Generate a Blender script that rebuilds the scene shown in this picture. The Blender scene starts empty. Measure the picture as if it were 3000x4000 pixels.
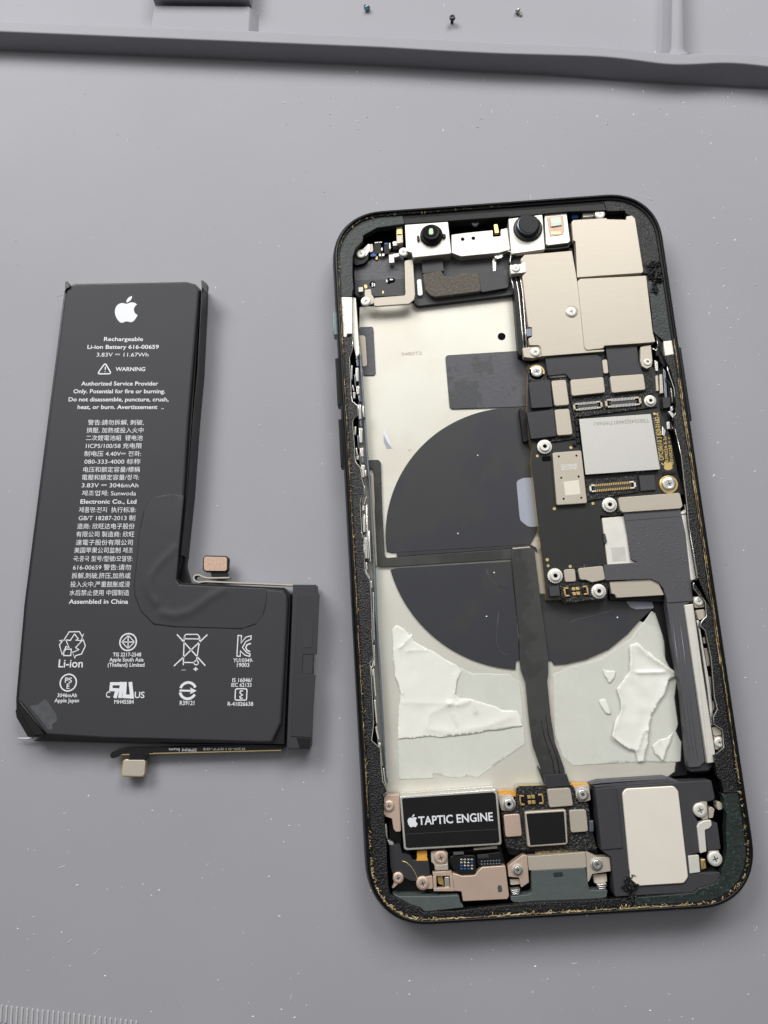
import bpy, bmesh, math, random
from math import sin, cos, pi, radians, hypot, atan2, tan
from mathutils import Matrix, Vector, noise

# ------------------------------------------------------------------ camera, light, exposure
SC = bpy.context.scene
COL = SC.collection
MM = 0.001
CAM_H, CAM_TILT, CAM_ROLL, FPX = 152.51, 0.19634, -0.14316, 2900.0
cd = bpy.data.cameras.new("camera")
cam = bpy.data.objects.new("camera", cd); COL.objects.link(cam)
cd.sensor_fit = 'VERTICAL'; cd.sensor_height = 36.0; cd.sensor_width = 27.0
cd.lens = 36.0 * FPX / 4000.0
cd.clip_start = 0.005; cd.clip_end = 50.0
CAM_R = Matrix.Rotation(CAM_TILT, 3, 'X') @ Matrix.Rotation(CAM_ROLL, 3, 'Z')
cam.matrix_world = Matrix.Translation((0, 0, CAM_H * MM)) @ CAM_R.to_4x4()
SC.camera = cam

w = bpy.data.worlds.new("World"); SC.world = w; w.use_nodes = True
bg = w.node_tree.nodes["Background"]
bg.inputs[0].default_value = (0.95, 0.97, 1.0, 1); bg.inputs[1].default_value = 0.03

def lamp(name, loc, target, sx, sy, power, col):
    ld = bpy.data.lights.new(name, 'AREA'); ld.shape = 'RECTANGLE'
    ld.size = sx; ld.size_y = sy; ld.energy = power; ld.color = col
    o = bpy.data.objects.new(name, ld); COL.objects.link(o)
    o.location = loc
    o.rotation_euler = (Vector(target) - Vector(loc)).to_track_quat('-Z', 'Y').to_euler()
    return o
lamp("bench_lamp", (-0.27, 0.55, 0.50), (-0.01, 0.09, 0), 0.42, 0.30, 4.9, (1.0, 0.99, 0.975))
lamp("second_lamp", (0.30, 0.58, 0.55), (0.02, 0.09, 0), 0.44, 0.30, 4.1, (1.0, 0.99, 0.975))
lamp("ceiling_panel", (0.0, 1.1, 1.8), (0.0, 1.1, 0), 3.0, 3.0, 20.0, (1.0, 0.99, 0.98))
SC.view_settings.view_transform = 'Standard'; SC.view_settings.look = 'None'
SC.view_settings.exposure = 0.0; SC.view_settings.gamma = 1.0
SC.view_settings.use_curve_mapping = False

rng = random.Random(7)

# ------------------------------------------------------------------ tracing: photo pixel -> point at a real height (mm)
def W(u, v, z):
    d = CAM_R @ Vector(((u - 1500) / FPX, (2000 - v) / FPX, -1.0))
    t = (z - CAM_H) / d.z
    return Vector((t * d.x, t * d.y))
WIN = {'A': (1280, 750, .48222), 'B': (1950, 750, .48222), 'C': (2000, 1300, .45208), 'D': (2000, 1700, .45208),
       'E': (1280, 1150, .38438), 'F': (1350, 1850, .48222), 'G': (1400, 2350, .45208), 'H': (2100, 2250, .45208),
       'I': (1450, 3020, .36166), 'J': (1900, 3020, .36166), 'K': (2300, 2950, .42194), 'M': (200, 1050, .3918),
       'N': (200, 1600, .3918), 'O': (0, 2350, .42194), 'P': (600, 2100, .42945), 'Q': (1280, 900, .18083),
       'R': (2400, 760, .24405), 'S': (1380, 3100, .24405), 'T': (2550, 3050, .26667), 'U': (1300, 1300, .4065),
       'V': (2550, 1300, .58824), 'X': (0, 0, .90416), 'x': (1500, 0, .90416), 'Y': (0, 3600, .48222), 'Z': (0, 0, 1.0)}
class Frame:
    def __init__(s, x, y, rz):
        s.o = Vector((x, y)); s.rz = rz; s.c = cos(rz); s.s = sin(rz)
    def loc(s, wv):
        d = wv - s.o
        return (d.x * s.c + d.y * s.s, -d.x * s.s + d.y * s.c)
    def uv(s, u, v, z):
        return s.loc(W(u, v, z))
    def at(s, win, x, y, z):
        ox, oy, k = WIN[win]
        return s.uv(ox + x * k, oy + y * k, z)
    def pts(s, spec, z):
        """'A 10,20 30,40 B 5,6' -> points in this frame at height z"""
        out = []; win = None
        for tok in spec.split():
            if ',' in tok:
                x, y = tok.split(','); out.append(s.at(win, float(x), float(y), z))
            else:
                win = tok
        return out
WORLD = Frame(0, 0, 0)
PH = Frame(27.4714, 22.1067, -0.0782257)
BT = Frame(-52.0, 42.0, -0.150)

# ------------------------------------------------------------------ materials
def srgb(c):
    return tuple(((x / 255) / 12.92 if x / 255 <= .04045 else ((x / 255 + .055) / 1.055) ** 2.4) for x in c)
MATS = {}
def mat(name, rgb, rough=.5, metal=0.0, var=0.0, vscale=1.0, bump=0.0, bscale=3.0, coat=0.0, spec=.5, col2=None, c2amt=.5, c2scale=1.0,
        c2pos=(.45, .6), rvar=0.0, alpha=1.0, stretch=None, trans=0.0, detail=4.0):
    m = bpy.data.materials.new(name); m.use_nodes = True
    nt = m.node_tree; N = nt.nodes; Lk = nt.links
    b = N["Principled BSDF"]
    base = srgb(rgb) + (1,)
    b.inputs["Base Color"].default_value = base
    b.inputs["Roughness"].default_value = rough
    b.inputs["Metallic"].default_value = metal
    b.inputs["Specular IOR Level"].default_value = spec
    b.inputs["Coat Weight"].default_value = coat
    b.inputs["Alpha"].default_value = alpha
    b.inputs["Transmission Weight"].default_value = trans
    tc = N.new("ShaderNodeTexCoord"); mp = N.new("ShaderNodeMapping")
    mp.inputs["Scale"].default_value = (1000, 1000, 1000) if not stretch else tuple(1000 * q for q in stretch)
    Lk.new(tc.outputs["Object"], mp.inputs["Vector"])
    def nz(scale, det=4.0, rough_=.6):
        n = N.new("ShaderNodeTexNoise"); n.inputs["Scale"].default_value = scale; n.inputs["Detail"].default_value = det
        n.inputs["Roughness"].default_value = rough_
        Lk.new(mp.outputs[0], n.inputs["Vector"]); return n
    colout = None
    if col2:
        n = nz(c2scale, detail); r = N.new("ShaderNodeValToRGB")
        r.color_ramp.elements[0].position = c2pos[0]; r.color_ramp.elements[1].position = c2pos[1]
        r.color_ramp.elements[0].color = (0, 0, 0, 1); r.color_ramp.elements[1].color = (c2amt,) * 3 + (1,)
        Lk.new(n.outputs["Fac"], r.inputs[0])
        mx = N.new("ShaderNodeMix"); mx.data_type = 'RGBA'
        mx.inputs[6].default_value = base; mx.inputs[7].default_value = srgb(col2) + (1,)
        Lk.new(r.outputs[0], mx.inputs[0]); colout = mx.outputs[2]
    if var:
        n = nz(vscale); h = N.new("ShaderNodeHueSaturation")
        ma = N.new("ShaderNodeMapRange"); ma.inputs[1].default_value = .25; ma.inputs[2].default_value = .75
        ma.inputs[3].default_value = 1 - var; ma.inputs[4].default_value = 1 + var
        Lk.new(n.outputs["Fac"], ma.inputs[0]); Lk.new(ma.outputs[0], h.inputs["Value"])
        if colout: Lk.new(colout, h.inputs["Color"])
        else: h.inputs["Color"].default_value = base
        colout = h.outputs[0]
    if colout: Lk.new(colout, b.inputs["Base Color"])
    if rvar:
        n = nz(.35, 3.0); ma = N.new("ShaderNodeMapRange"); ma.inputs[1].default_value = .35; ma.inputs[2].default_value = .65
        ma.inputs[3].default_value = max(.03, rough - rvar); ma.inputs[4].default_value = min(1, rough + rvar)
        Lk.new(n.outputs["Fac"], ma.inputs[0]); Lk.new(ma.outputs[0], b.inputs["Roughness"])
    if bump:
        n = nz(bscale, 3.0); bp = N.new("ShaderNodeBump"); bp.inputs["Strength"].default_value = 1.0
        bp.inputs["Distance"].default_value = bump * MM
        Lk.new(n.outputs["Fac"], bp.inputs["Height"]); Lk.new(bp.outputs[0], b.inputs["Normal"])
    MATS[name] = m; return m
mat('rubber', (150, 150, 156), .6, var=.05, vscale=.015, bump=.005, bscale=3.0, spec=.22, col2=(148, 148, 153), c2amt=.35, c2scale=.12)
mat('tick', (178, 178, 180), .6)
mat('frame', (15, 19, 19), .38, metal=.3, spec=.35, var=.3, vscale=.4, bump=.02, bscale=.8)
mat('frame_edge', (10, 11, 11), .5, spec=.3, var=.4, vscale=2.0, bump=.05, bscale=2.0)
mat('button', (112, 126, 126), .3, metal=.8)
mat('foam', (14, 14, 15), .34, var=.5, vscale=2.0, bump=.22, bscale=3.2, col2=(86, 86, 86), c2amt=.8, c2scale=3.0, c2pos=(.6, .7), spec=.45)
mat('gasket', (18, 18, 19), .45, bump=.35, bscale=2.4, col2=(120, 120, 118), c2amt=.75, c2scale=2.3, c2pos=(.56, .68), spec=.4)
mat('green', (32, 41, 39), .45, var=.3, vscale=.8, bump=.12, bscale=1.8, col2=(96, 112, 108), c2amt=.5, c2scale=2.0, c2pos=(.58, .7), spec=.4)
mat('green_flat', (74, 82, 81), .5, var=.1, vscale=.6, bump=.03, bscale=2.0)
mat('glue', (128, 104, 66), .3, var=.5, vscale=1.2, col2=(206, 194, 156), c2amt=.6, c2scale=1.4)
mat('beige', (180, 172, 158), .46, metal=.35, var=.03, vscale=.8, bump=.004, bscale=2.5, stretch=(.25, 3, 1))
mat('beige2', (186, 176, 162), .45, metal=.35, var=.04, vscale=.3, bump=.004, bscale=6)
mat('plate_light', (232, 225, 213), .45, metal=.3, var=.02, vscale=.2)
mat('pink', (206, 182, 165), .38, metal=.55, var=.05, vscale=.25)
mat('silver', (216, 214, 208), .24, metal=.8, var=.08, vscale=.7)
mat('silver_matte', (216, 214, 206), .45, metal=.35, var=.05, vscale=.6)
mat('steel', (120, 128, 138), .3, metal=.85, var=.1, vscale=.5)
mat('plate', (203, 202, 191), .46, metal=.4, var=.03, vscale=.12, bump=.008, bscale=1.6, col2=(192, 184, 172), c2amt=.45, c2scale=.05)
mat('chip_silver', (190, 189, 184), .5, metal=.4, var=.08, vscale=4.0, bump=.02, bscale=5.0)
mat('black', (12, 12, 13), .5, spec=.3, var=.2, vscale=1.0)
mat('void_shade', (5, 5, 6), .8, spec=.1)  # near-black: shade of holes and deep gaps put into the colour
mat('plastic', (56, 56, 59), .52, spec=.4, var=.06, vscale=.5, bump=.01, bscale=4.0)
mat('plastic_soft', (70, 70, 76), .5, var=.1, vscale=1.0, bump=.10, bscale=1.2)
mat('flex', (46, 46, 50), .42, spec=.4, var=.06, vscale=.3, bump=.006, bscale=2.0, rvar=.08)
mat('flex_grey', (74, 74, 78), .42, var=.05, vscale=.4, bump=.012, bscale=1.1)
mat('flex_olive', (44, 45, 44), .3, var=.15, vscale=.25, bump=.01, bscale=1.0, col2=(70, 72, 68), c2amt=.3, c2scale=.1, c2pos=(.5, .53), rvar=.1)
mat('coil', (47, 48, 54), .42, var=.03, vscale=.12, bump=.004, bscale=.3, col2=(52, 52, 52), c2amt=.8, c2scale=.05, c2pos=(.48, .53), spec=.4)
mat('tape', (72, 72, 78), .4, bump=.04, bscale=1.3, var=.06, vscale=.5, col2=(52, 54, 54), c2amt=.7, c2scale=.1, c2pos=(.54, .56))
mat('pcb', (36, 36, 36), .45, spec=.35, var=.1, vscale=.3, bump=.006, bscale=3)
mat('gold', (212, 182, 122), .3, metal=.8, var=.1, vscale=1.5)
mat('gold_pale', (205, 184, 130), .35, metal=.8)
mat('orange', (205, 150, 60), .35, var=.1, vscale=1.0)
mat('cell', (53, 53, 57), .6, var=.02, vscale=.15, bump=.004, bscale=1.6, spec=.3)
mat('cell_film', (48, 48, 52), .5, var=.03, vscale=.2, bump=.02, bscale=.3, spec=.35)
mat('cell_side', (14, 14, 16), .36, spec=.35, var=.1, vscale=.3, bump=.05, bscale=.25)
mat('smudge', (112, 116, 120), .6, var=.3, vscale=.8, alpha=.35)
mat('label', (216, 210, 196), .5)
mat('print', (214, 216, 220), .5)
mat('print_grey', (150, 147, 140), .5)
mat('print_dim', (176, 168, 155), .5)
mat('print_gold', (216, 190, 110), .4, metal=.3)
mat('film', (246, 246, 238), .16, var=.03, vscale=.35, bump=.015, bscale=.6, alpha=.66)
mat('film_base', (232, 234, 226), .24, var=.04, vscale=.25, bump=.012, bscale=.5, alpha=.46, rvar=.12)
mat('speck', (238, 238, 238), .5)
mat('grit', (190, 176, 140), .5, var=.3, vscale=3)
mat('pad_foam', (98, 92, 82), .75, bump=.2, bscale=3.0, col2=(58, 54, 50), c2amt=.9, c2scale=3.2, c2pos=(.45, .6))
mat('sandpad', (186, 158, 140), .5, metal=.3, var=.25, vscale=5.0, bump=.03, bscale=5.0)
mat('glass', (6, 6, 12), .2, spec=.12)
mat('barrel', (10, 10, 14), .4, spec=.2)
mat('glint_green', (196, 226, 188), .12, coat=1.0)  # colour of the light reflected in the emitter lens
mat('led', (236, 238, 240), .3)
mat('blue', (46, 84, 150), .3)
mat('window_grey', (150, 154, 166), .45, metal=.2, var=.04, vscale=.5)
mat('sensor', (196, 206, 190), .25, var=.1, vscale=.8)

# ------------------------------------------------------------------ mesh building
def area2(p):
    return sum(p[i][0] * p[(i + 1) % len(p)][1] - p[(i + 1) % len(p)][0] * p[i][1] for i in range(len(p)))
def ccw(p):
    return list(p) if area2(p) > 0 else list(p)[::-1]
def inset(p, b):
    n = len(p); out = []
    for i in range(n):
        a, c, d = p[i - 1], p[i], p[(i + 1) % n]
        e1 = (c[0] - a[0], c[1] - a[1]); e2 = (d[0] - c[0], d[1] - c[1])
        l1 = hypot(*e1) or 1e-9; l2 = hypot(*e2) or 1e-9
        n1 = (-e1[1] / l1, e1[0] / l1); n2 = (-e2[1] / l2, e2[0] / l2)
        m = (n1[0] + n2[0], n1[1] + n2[1]); ml = m[0] * m[0] + m[1] * m[1]
        k = 2 * b / ml if ml > .25 else b * 2.8
        k = min(k, b * 2.0)
        out.append((c[0] + m[0] * k, c[1] + m[1] * k))
    return out
def rnd(p, r, n=4):
    p = ccw(p); N = len(p); out = []
    for i in range(N):
        a, c, d = Vector(p[i - 1]), Vector(p[i]), Vector(p[(i + 1) % N])
        u, v = (a - c), (d - c); lu, lv = u.length, v.length
        if lu < 1e-6 or lv < 1e-6: continue
        u /= lu; v /= lv; cs = max(-1, min(1, u.dot(v))); th = math.acos(cs)
        if th > 2.85: out.append(tuple(c)); continue
        t = min(r / tan(th / 2), .45 * lu, .45 * lv)
        s, e = c + u * t, c + v * t
        for k in range(n + 1):
            f = k / n
            q = s * (1 - f) ** 2 + c * 2 * f * (1 - f) + e * f * f
            out.append(tuple(q))
    return out
def circ(x, y, r, n=20, a0=0.0):
    return [(x + r * cos(a0 + 2 * pi * i / n), y + r * sin(a0 + 2 * pi * i / n)) for i in range(n)]
class MB:
    def __init__(s, *mats):
        s.v = []; s.f = []; s.m = []; s.sm = []; s.mats = list(mats)
    def mi(s, name):
        if isinstance(name, int): return name
        if name not in s.mats: s.mats.append(name)
        return s.mats.index(name)
    def face(s, idx, m=0, smooth=False):
        s.f.append(tuple(idx)); s.m.append(s.mi(m)); s.sm.append(smooth)
    def loop(s, pts, z):
        k = len(s.v)
        s.v += [(p[0], p[1], z if not callable(z) else z(p[0], p[1])) for p in pts]
        return list(range(k, k + len(pts)))
    def bridge(s, a, b, m=0, smooth=False):
        n = len(a)
        for i in range(n):
            j = (i + 1) % n; s.face((a[i], a[j], b[j], b[i]), m, smooth)
    def prism(s, pts, z0, z1, m=0, bev=.06, bottom=False, side=None, smooth=False):
        p = ccw(pts); side = m if side is None else side
        zt = z1 if callable(z1) else (lambda x, y, q=z1: q)
        l0 = s.loop(p, z0)
        if bev > 0:
            l1 = s.loop(p, lambda x, y: zt(x, y) - bev); s.bridge(l0, l1, side, smooth)
            l2 = s.loop(inset(p, bev * .35), lambda x, y: zt(x, y) - bev * .3); s.bridge(l1, l2, m, True)
            l3 = s.loop(inset(p, bev), zt); s.bridge(l2, l3, m, True)
        else:
            l3 = s.loop(p, zt); s.bridge(l0, l3, side, smooth)
        s.face(l3, m)
        if bottom: s.face(l0[::-1], m)
        return s
    def ring(s, x, y, prof, n=24, m=0, cap=True, smooth=True):
        prev = None
        for r, z in prof:
            l = s.loop(circ(x, y, r, n), z)
            if prev: s.bridge(prev, l, m, smooth)
            prev = l
        if cap: s.face(prev, m)
        return s
    def tube(s, path, r, m=0, n=6, caps=True):
        P3 = [Vector(p) for p in path]; prev = None
        for i, p in enumerate(P3):
            d = (P3[min(i + 1, len(P3) - 1)] - P3[max(i - 1, 0)])
            d = d.normalized() if d.length > 0 else Vector((1, 0, 0))
            a = d.cross(Vector((0, 0, 1)))
            a = a.normalized() if a.length > 1e-4 else Vector((1, 0, 0))
            b = a.cross(d).normalized()
            rr_ = r[i] if isinstance(r, (list, tuple)) else r
            k = len(s.v)
            for j in range(n):
                t = 2 * pi * j / n; q = p + (a * cos(t) + b * sin(t)) * rr_
                s.v.append(tuple(q))
            cur = list(range(k, k + n))
            if prev: s.bridge(prev, cur, m, True)
            elif caps: s.face(cur[::-1], m)
            prev = cur
        if caps: s.face(prev, m)
        return s
    def stroke(s, path, wd, z, m=0, closed=False):
        n = len(path); L = []; R = []
        for i in range(n):
            a = Vector(path[i - 1] if (i or closed) else path[0]); c = Vector(path[i]); d = Vector(path[(i + 1) % n] if (i < n - 1 or closed) else path[-1])
            e1 = (c - a); e2 = (d - c)
            e1 = e1.normalized() if e1.length > 1e-7 else e2.normalized()
            e2 = e2.normalized() if e2.length > 1e-7 else e1
            t = e1 + e2
            t = t.normalized() if t.length > 1e-3 else e1
            nn = Vector((-t.y, t.x)); k = min(1.6, 1 / max(.3, nn.dot(Vector((-e1.y, e1.x)))))
            L.append(c + nn * wd / 2 * k); R.append(c - nn * wd / 2 * k)
        k = len(s.v)
        for q in L: s.v.append((q.x, q.y, z))
        for q in R: s.v.append((q.x, q.y, z))
        for i in range(n if closed else n - 1):
            j = (i + 1) % n; s.face((k + i, k + n + i, k + n + j, k + j), m)
        return s
    def flat(s, pts, z, m=0):
        s.face(s.loop(ccw(pts), z), m); return s
    def box(s, cx, cy, lx, ly, z0, z1, m=0, rot=0.0, bev=.04):
        c, q = cos(rot), sin(rot)
        p = [(cx + x * c - y * q, cy + x * q + y * c) for x, y in ((-lx / 2, -ly / 2), (lx / 2, -ly / 2), (lx / 2, ly / 2), (-lx / 2, ly / 2))]
        return s.prism(p, z0, z1, m, bev)
    def build(s, name, parent=None, loc=None, rotz=0.0):
        me = bpy.data.meshes.new(name)
        me.from_pydata([(x * MM, y * MM, z * MM) for x, y, z in s.v], [], s.f)
        for m in s.mats: me.materials.append(MATS[m])
        me.polygons.foreach_set('material_index', s.m)
        me.polygons.foreach_set('use_smooth', s.sm)
        me.update()
        o = bpy.data.objects.new(name, me); COL.objects.link(o)
        if parent is not None: o.parent = parent
        if loc: o.location = tuple(q * MM for q in loc)
        o.rotation_euler[2] = rotz
        return o
def copy_of(o, parent, loc, rotz=0.0, name=None):
    c = o.copy(); COL.objects.link(c); c.parent = parent
    c.location = tuple(q * MM for q in loc); c.rotation_euler = (0, 0, rotz)
    return c
def empty(name, x, y, z, rz=0.0):
    o = bpy.data.objects.new(name, None); COL.objects.link(o)
    o.empty_display_size = .01
    o.location = (x * MM, y * MM, z * MM); o.rotation_euler = (0, 0, rz); return o
def tag(o, label=None, cat=None, kind=None, group=None):
    if label: o['label'] = label
    if cat: o['category'] = cat
    if kind: o['kind'] = kind
    if group: o['group'] = group
    return o
def text_mesh(body, bold=0.0):
    c = bpy.data.curves.new("t", 'FONT'); c.body = body; c.resolution_u = 3; c.offset = bold if body.isascii() else 0.0
    o = bpy.data.objects.new("t", c); COL.objects.link(o)
    me = o.to_mesh()
    v = [tuple(x.co) for x in me.vertices]; f = [tuple(p.vertices) for p in me.polygons]
    o.to_mesh_clear(); bpy.data.objects.remove(o); bpy.data.curves.remove(c)
    return v, f
CAP = max(q[1] for q in text_mesh("H")[0])
def text(name, body, pl, pr, z, material, parent, cap=None, bold=0.012):
    v, f = text_mesh(body, bold)
    x0 = min(q[0] for q in v); x1 = max(q[0] for q in v)
    d = Vector(pr) - Vector(pl); L = d.length; d /= L; u = Vector((-d.y, d.x))
    kx = L / (x1 - x0); ky = cap / CAP if cap else kx
    mb = MB(material)
    for q in v:
        p = Vector(pl) + d * ((q[0] - x0) * kx) + u * (q[1] * ky)
        mb.v.append((p.x, p.y, z))
    for q in f: mb.face(q)
    return mb.build(name, parent)

APPLE = ["M12.152 6.896c-.948 0-2.415-1.078-3.96-1.04 -2.04.027-3.91 1.183-4.961 3.014 -2.117 3.675-.546 9.103 1.519 12.09 1.013 1.454 2.208 3.09 3.792 3.039 1.52-.065 2.09-.987 3.935-.987 1.831 0 2.35.987 3.96.948 1.637-.026 2.676-1.48 3.676-2.948 1.156-1.688 1.636-3.325 1.662-3.415 -.039-.013-3.182-1.221-3.22-4.857 -.026-3.04 2.48-4.494 2.597-4.559 -1.429-2.09-3.623-2.324-4.39-2.376 -2-.156-3.675 1.09-4.61 1.09",
         "M15.53 3.83c.843-1.012 1.4-2.427 1.245-3.83 -1.207.052-2.662.805-3.532 1.818 -.78.896-1.454 2.338-1.273 3.714 1.338.104 2.715-.688 3.559-1.701"]
def svg_pts(d, n=5):
    import re
    nums = [float(q) for q in re.findall(r'-?\d*\.?\d+', d)]
    cur = Vector((nums[0], nums[1])); out = [tuple(cur)]; i = 2
    while i + 5 < len(nums):
        a, b, e = (cur + Vector((nums[i + k], nums[i + k + 1])) for k in (0, 2, 4))
        for k in range(1, n + 1):
            t = k / n
            q = cur * (1 - t) ** 3 + a * 3 * t * (1 - t) ** 2 + b * 3 * t * t * (1 - t) + e * t ** 3
            out.append(tuple(q))
        cur = e; i += 6
    return out
def apple(name, ctr, size, z, material, parent, ang=0.0):
    mb = MB(material); k = size / 24
    for d in APPLE:
        p = [((x - 12) * k, (12 - y) * k) for x, y in svg_pts(d)]
        p = [(ctr[0] + x * cos(ang) - y * sin(ang), ctr[1] + x * sin(ang) + y * cos(ang)) for x, y in p]
        if hypot(p[0][0] - p[-1][0], p[0][1] - p[-1][1]) < 1e-3: p.pop()
        mb.flat(p, z)
    return mb.build(name, parent)

def sheet(name, pts, zf, material, parent, cuts=4, thick=.04, jag=0.0):
    bm = bmesh.new(); p = ccw(pts)
    if jag:
        jag *= .45; q = []
        for i in range(len(p)):
            a, b = Vector(p[i]), Vector(p[(i + 1) % len(p)]); n = max(1, int((b - a).length / .35))
            q += [a.lerp(b, k / n) for k in range(n)]
        p = [(v.x + jag * noise.noise(Vector((v.x * .5, v.y * .5, 3.1))) * 1.6 + jag * .5 * noise.noise(Vector((v.x * 1.9, v.y * 1.9, 8.0))), v.y + jag * noise.noise(Vector((v.x * .5, v.y * .5, 7.7))) * 1.6 + jag * .5 * noise.noise(Vector((v.x * 1.9, v.y * 1.9, 1.0)))) for v in q]
    vs = [bm.verts.new((x * MM, y * MM, 0)) for x, y in p]
    es = [bm.edges.new((vs[i], vs[(i + 1) % len(vs)])) for i in range(len(vs))]
    bmesh.ops.triangle_fill(bm, edges=es, use_beauty=True)
    for _ in range(cuts):
        long = [e for e in bm.edges if e.calc_length() > .55 * MM]
        if not long: break
        bmesh.ops.subdivide_edges(bm, edges=long, cuts=1, use_grid_fill=False)
        bmesh.ops.triangulate(bm, faces=bm.faces[:])
    bmesh.ops.beautify_fill(bm, faces=bm.faces[:], edges=bm.edges[:])
    for v in bm.verts:
        v.co.z = zf(v.co.x / MM, v.co.y / MM) * MM
    bmesh.ops.recalc_face_normals(bm, faces=bm.faces[:])
    if sum(f.normal.z for f in bm.faces) < 0: bmesh.ops.reverse_faces(bm, faces=bm.faces[:])
    me = bpy.data.meshes.new(name); bm.to_mesh(me); bm.free()
    for q in me.polygons: q.use_smooth = True
    me.materials.append(MATS[material])
    o = bpy.data.objects.new(name, me); COL.objects.link(o); o.parent = parent
    md = o.modifiers.new("solid", 'SOLIDIFY'); md.thickness = thick * MM; md.offset = 1.0
    return o

# ================================================================== THE MAT (setting)
def wall_h(u, vt, vb):
    yb = W(u, vb, 0).y; a, b = 0.0, 20.0
    for _ in range(40):
        c = (a + b) / 2
        if W(u, vt, c).y < yb: b = c   # raising z moves the traced point towards the camera foot
        else: a = c
    return (a + b) / 2
RIB_H = wall_h(700, 148, 218); pass
mb = MB('rubber')
mb.flat([(-900, -900), (900, -900), (900, 900), (-900, 900)], 0)
work_mat = tag(mb.build("work_mat"), "grey silicone repair mat", "mat", "structure")
def resample(p, xs):
    out = []
    for x in xs:
        for i in range(len(p) - 1):
            if p[i][0] <= x <= p[i + 1][0] or i == len(p) - 2 or (i == 0 and x < p[0][0]):
                f = (x - p[i][0]) / (p[i + 1][0] - p[i][0])
                out.append(p[i][1] + f * (p[i + 1][1] - p[i][1])); break
    return out
topf = WORLD.pts("X 0,137 800,170 1659,205 x 250,220 500,232 900,243 1000,250 1100,262 1200,277 1260,281 1330,280 1450,272 1550,275 1659,288", RIB_H)
topb = WORLD.pts("X 0,90 800,120 1659,156 x 250,168 500,182 800,192 950,200 1050,210 1150,222 1230,229 1320,232 1450,228 1550,230 1659,240", RIB_H)
botf = WORLD.pts("X 0,220 800,252 1659,288 x 400,312 700,326 1000,348 1250,365 1450,374 1659,385", 0)
xs = [topf[0][0] - 60 + i * 1.5 for i in range(int((topf[-1][0] - topf[0][0] + 120) / 1.5))]
def smoothl(a, n=3):
    for _ in range(n):
        a = [a[0]] + [(a[i - 1] + 2 * a[i] + a[i + 1]) / 4 for i in range(1, len(a) - 1)] + [a[-1]]
    return a
yf, yb, yo = (smoothl(resample(q, xs)) for q in (topf, topb, botf))
def rib_profile(f, b, o):
    return [(o - .35, -.02), (o - .12, .06), (o - .03, .2), (o, .4), (o + .01, 1.0), (f - .03, RIB_H - .5), (f - .02, RIB_H - .35), (f + .1, RIB_H - .1), (f + .3, RIB_H), (f + .5, RIB_H), (b - .5, RIB_H), (b - .3, RIB_H), (b - .1, RIB_H - .1), (b, RIB_H - .35), (b + .1, .4), (b + .5, -.02)]
mb = MB('rubber'); prev = None
for x, f, b, o in zip(xs, yf, yb, yo):
    k = len(mb.v); pr = rib_profile(f, b, o)
    mb.v += [(x, y, z) for y, z in pr]; cur = list(range(k, k + len(pr)))
    if prev:
        for i in range(len(cur) - 1): mb.face((prev[i], cur[i], cur[i + 1], prev[i + 1]), 0, True)
    prev = cur
mb.build("ridge", work_mat)
# divider running away from the ridge
dl = WORLD.pts("x 1240,235 1244,0", RIB_H - .03); dr = WORLD.pts("x 1300,235 1297,0", RIB_H - .03)
def ext(a, b, k): return (a[0] + (b[0] - a[0]) * k, a[1] + (b[1] - a[1]) * k)
mb = MB('rubber'); prev = None
for k in [0, .03, .06, .12] + [.2 + .3 * i for i in range(18)]:
    l, r = ext(dl[0], dl[1], k), ext(dr[0], dr[1], k); fl = 1.4 * max(0, 1 - k / .1) ** 2
    pr = [(l[0] - 1.2 - fl, l[1], -.02), (l[0] - .25 - fl, l[1], .3), (l[0] - fl, l[1], RIB_H - .4), (l[0] + .25 - fl, l[1], RIB_H - .03), (r[0] - .25 + fl, r[1], RIB_H - .03), (r[0] + fl, r[1], RIB_H - .4), (r[0] + .3 + fl, r[1], .3), (r[0] + 1.2 + fl, r[1], -.02)]
    i0 = len(mb.v); mb.v += pr; cur = list(range(i0, i0 + 8))
    if prev:
        for i in range(7): mb.face((prev[i], prev[i + 1], cur[i + 1], cur[i]), 0, True)
    prev = cur
mb.build("divider", work_mat)
# raised rest in the left tray and the step behind it
pd = WORLD.pts("X 665,22 1082,26 1072,135 640,118", 2.2)
pd[3] = (pd[3][0], pd[3][1] - 2); pd[2] = (pd[2][0], pd[2][1] - 2)
mb = MB('rubber'); pt = rnd(pd, .8); cxr = sum(q[0] for q in pt) / len(pt)
b0 = mb.loop(ccw([(q[0] + (1.7 if q[0] > cxr else -.6), q[1]) for q in pt]), -.02); b1 = mb.loop(ccw(pt), 2.0); mb.bridge(b0, b1, 0, True)
b2 = mb.loop(inset(ccw(pt), .3), 2.2); mb.bridge(b1, b2, 0, True); mb.face(b2, 0); mb.build("raised_rest", work_mat)
st = WORLD.pts("X 668,-45 1086,-42", 5.0); s2 = WORLD.pts("X 664,5 1080,8", 2.2)
mb = MB('rubber'); mb.prism([(s2[0][0], s2[0][1]), (s2[1][0], s2[1][1]), (s2[1][0] + 2, s2[1][1] + 12), (s2[0][0] + 2, s2[0][1] + 12)], -.02, 5.2, 0, .3)
mb.build("raised_step", work_mat)
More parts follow.
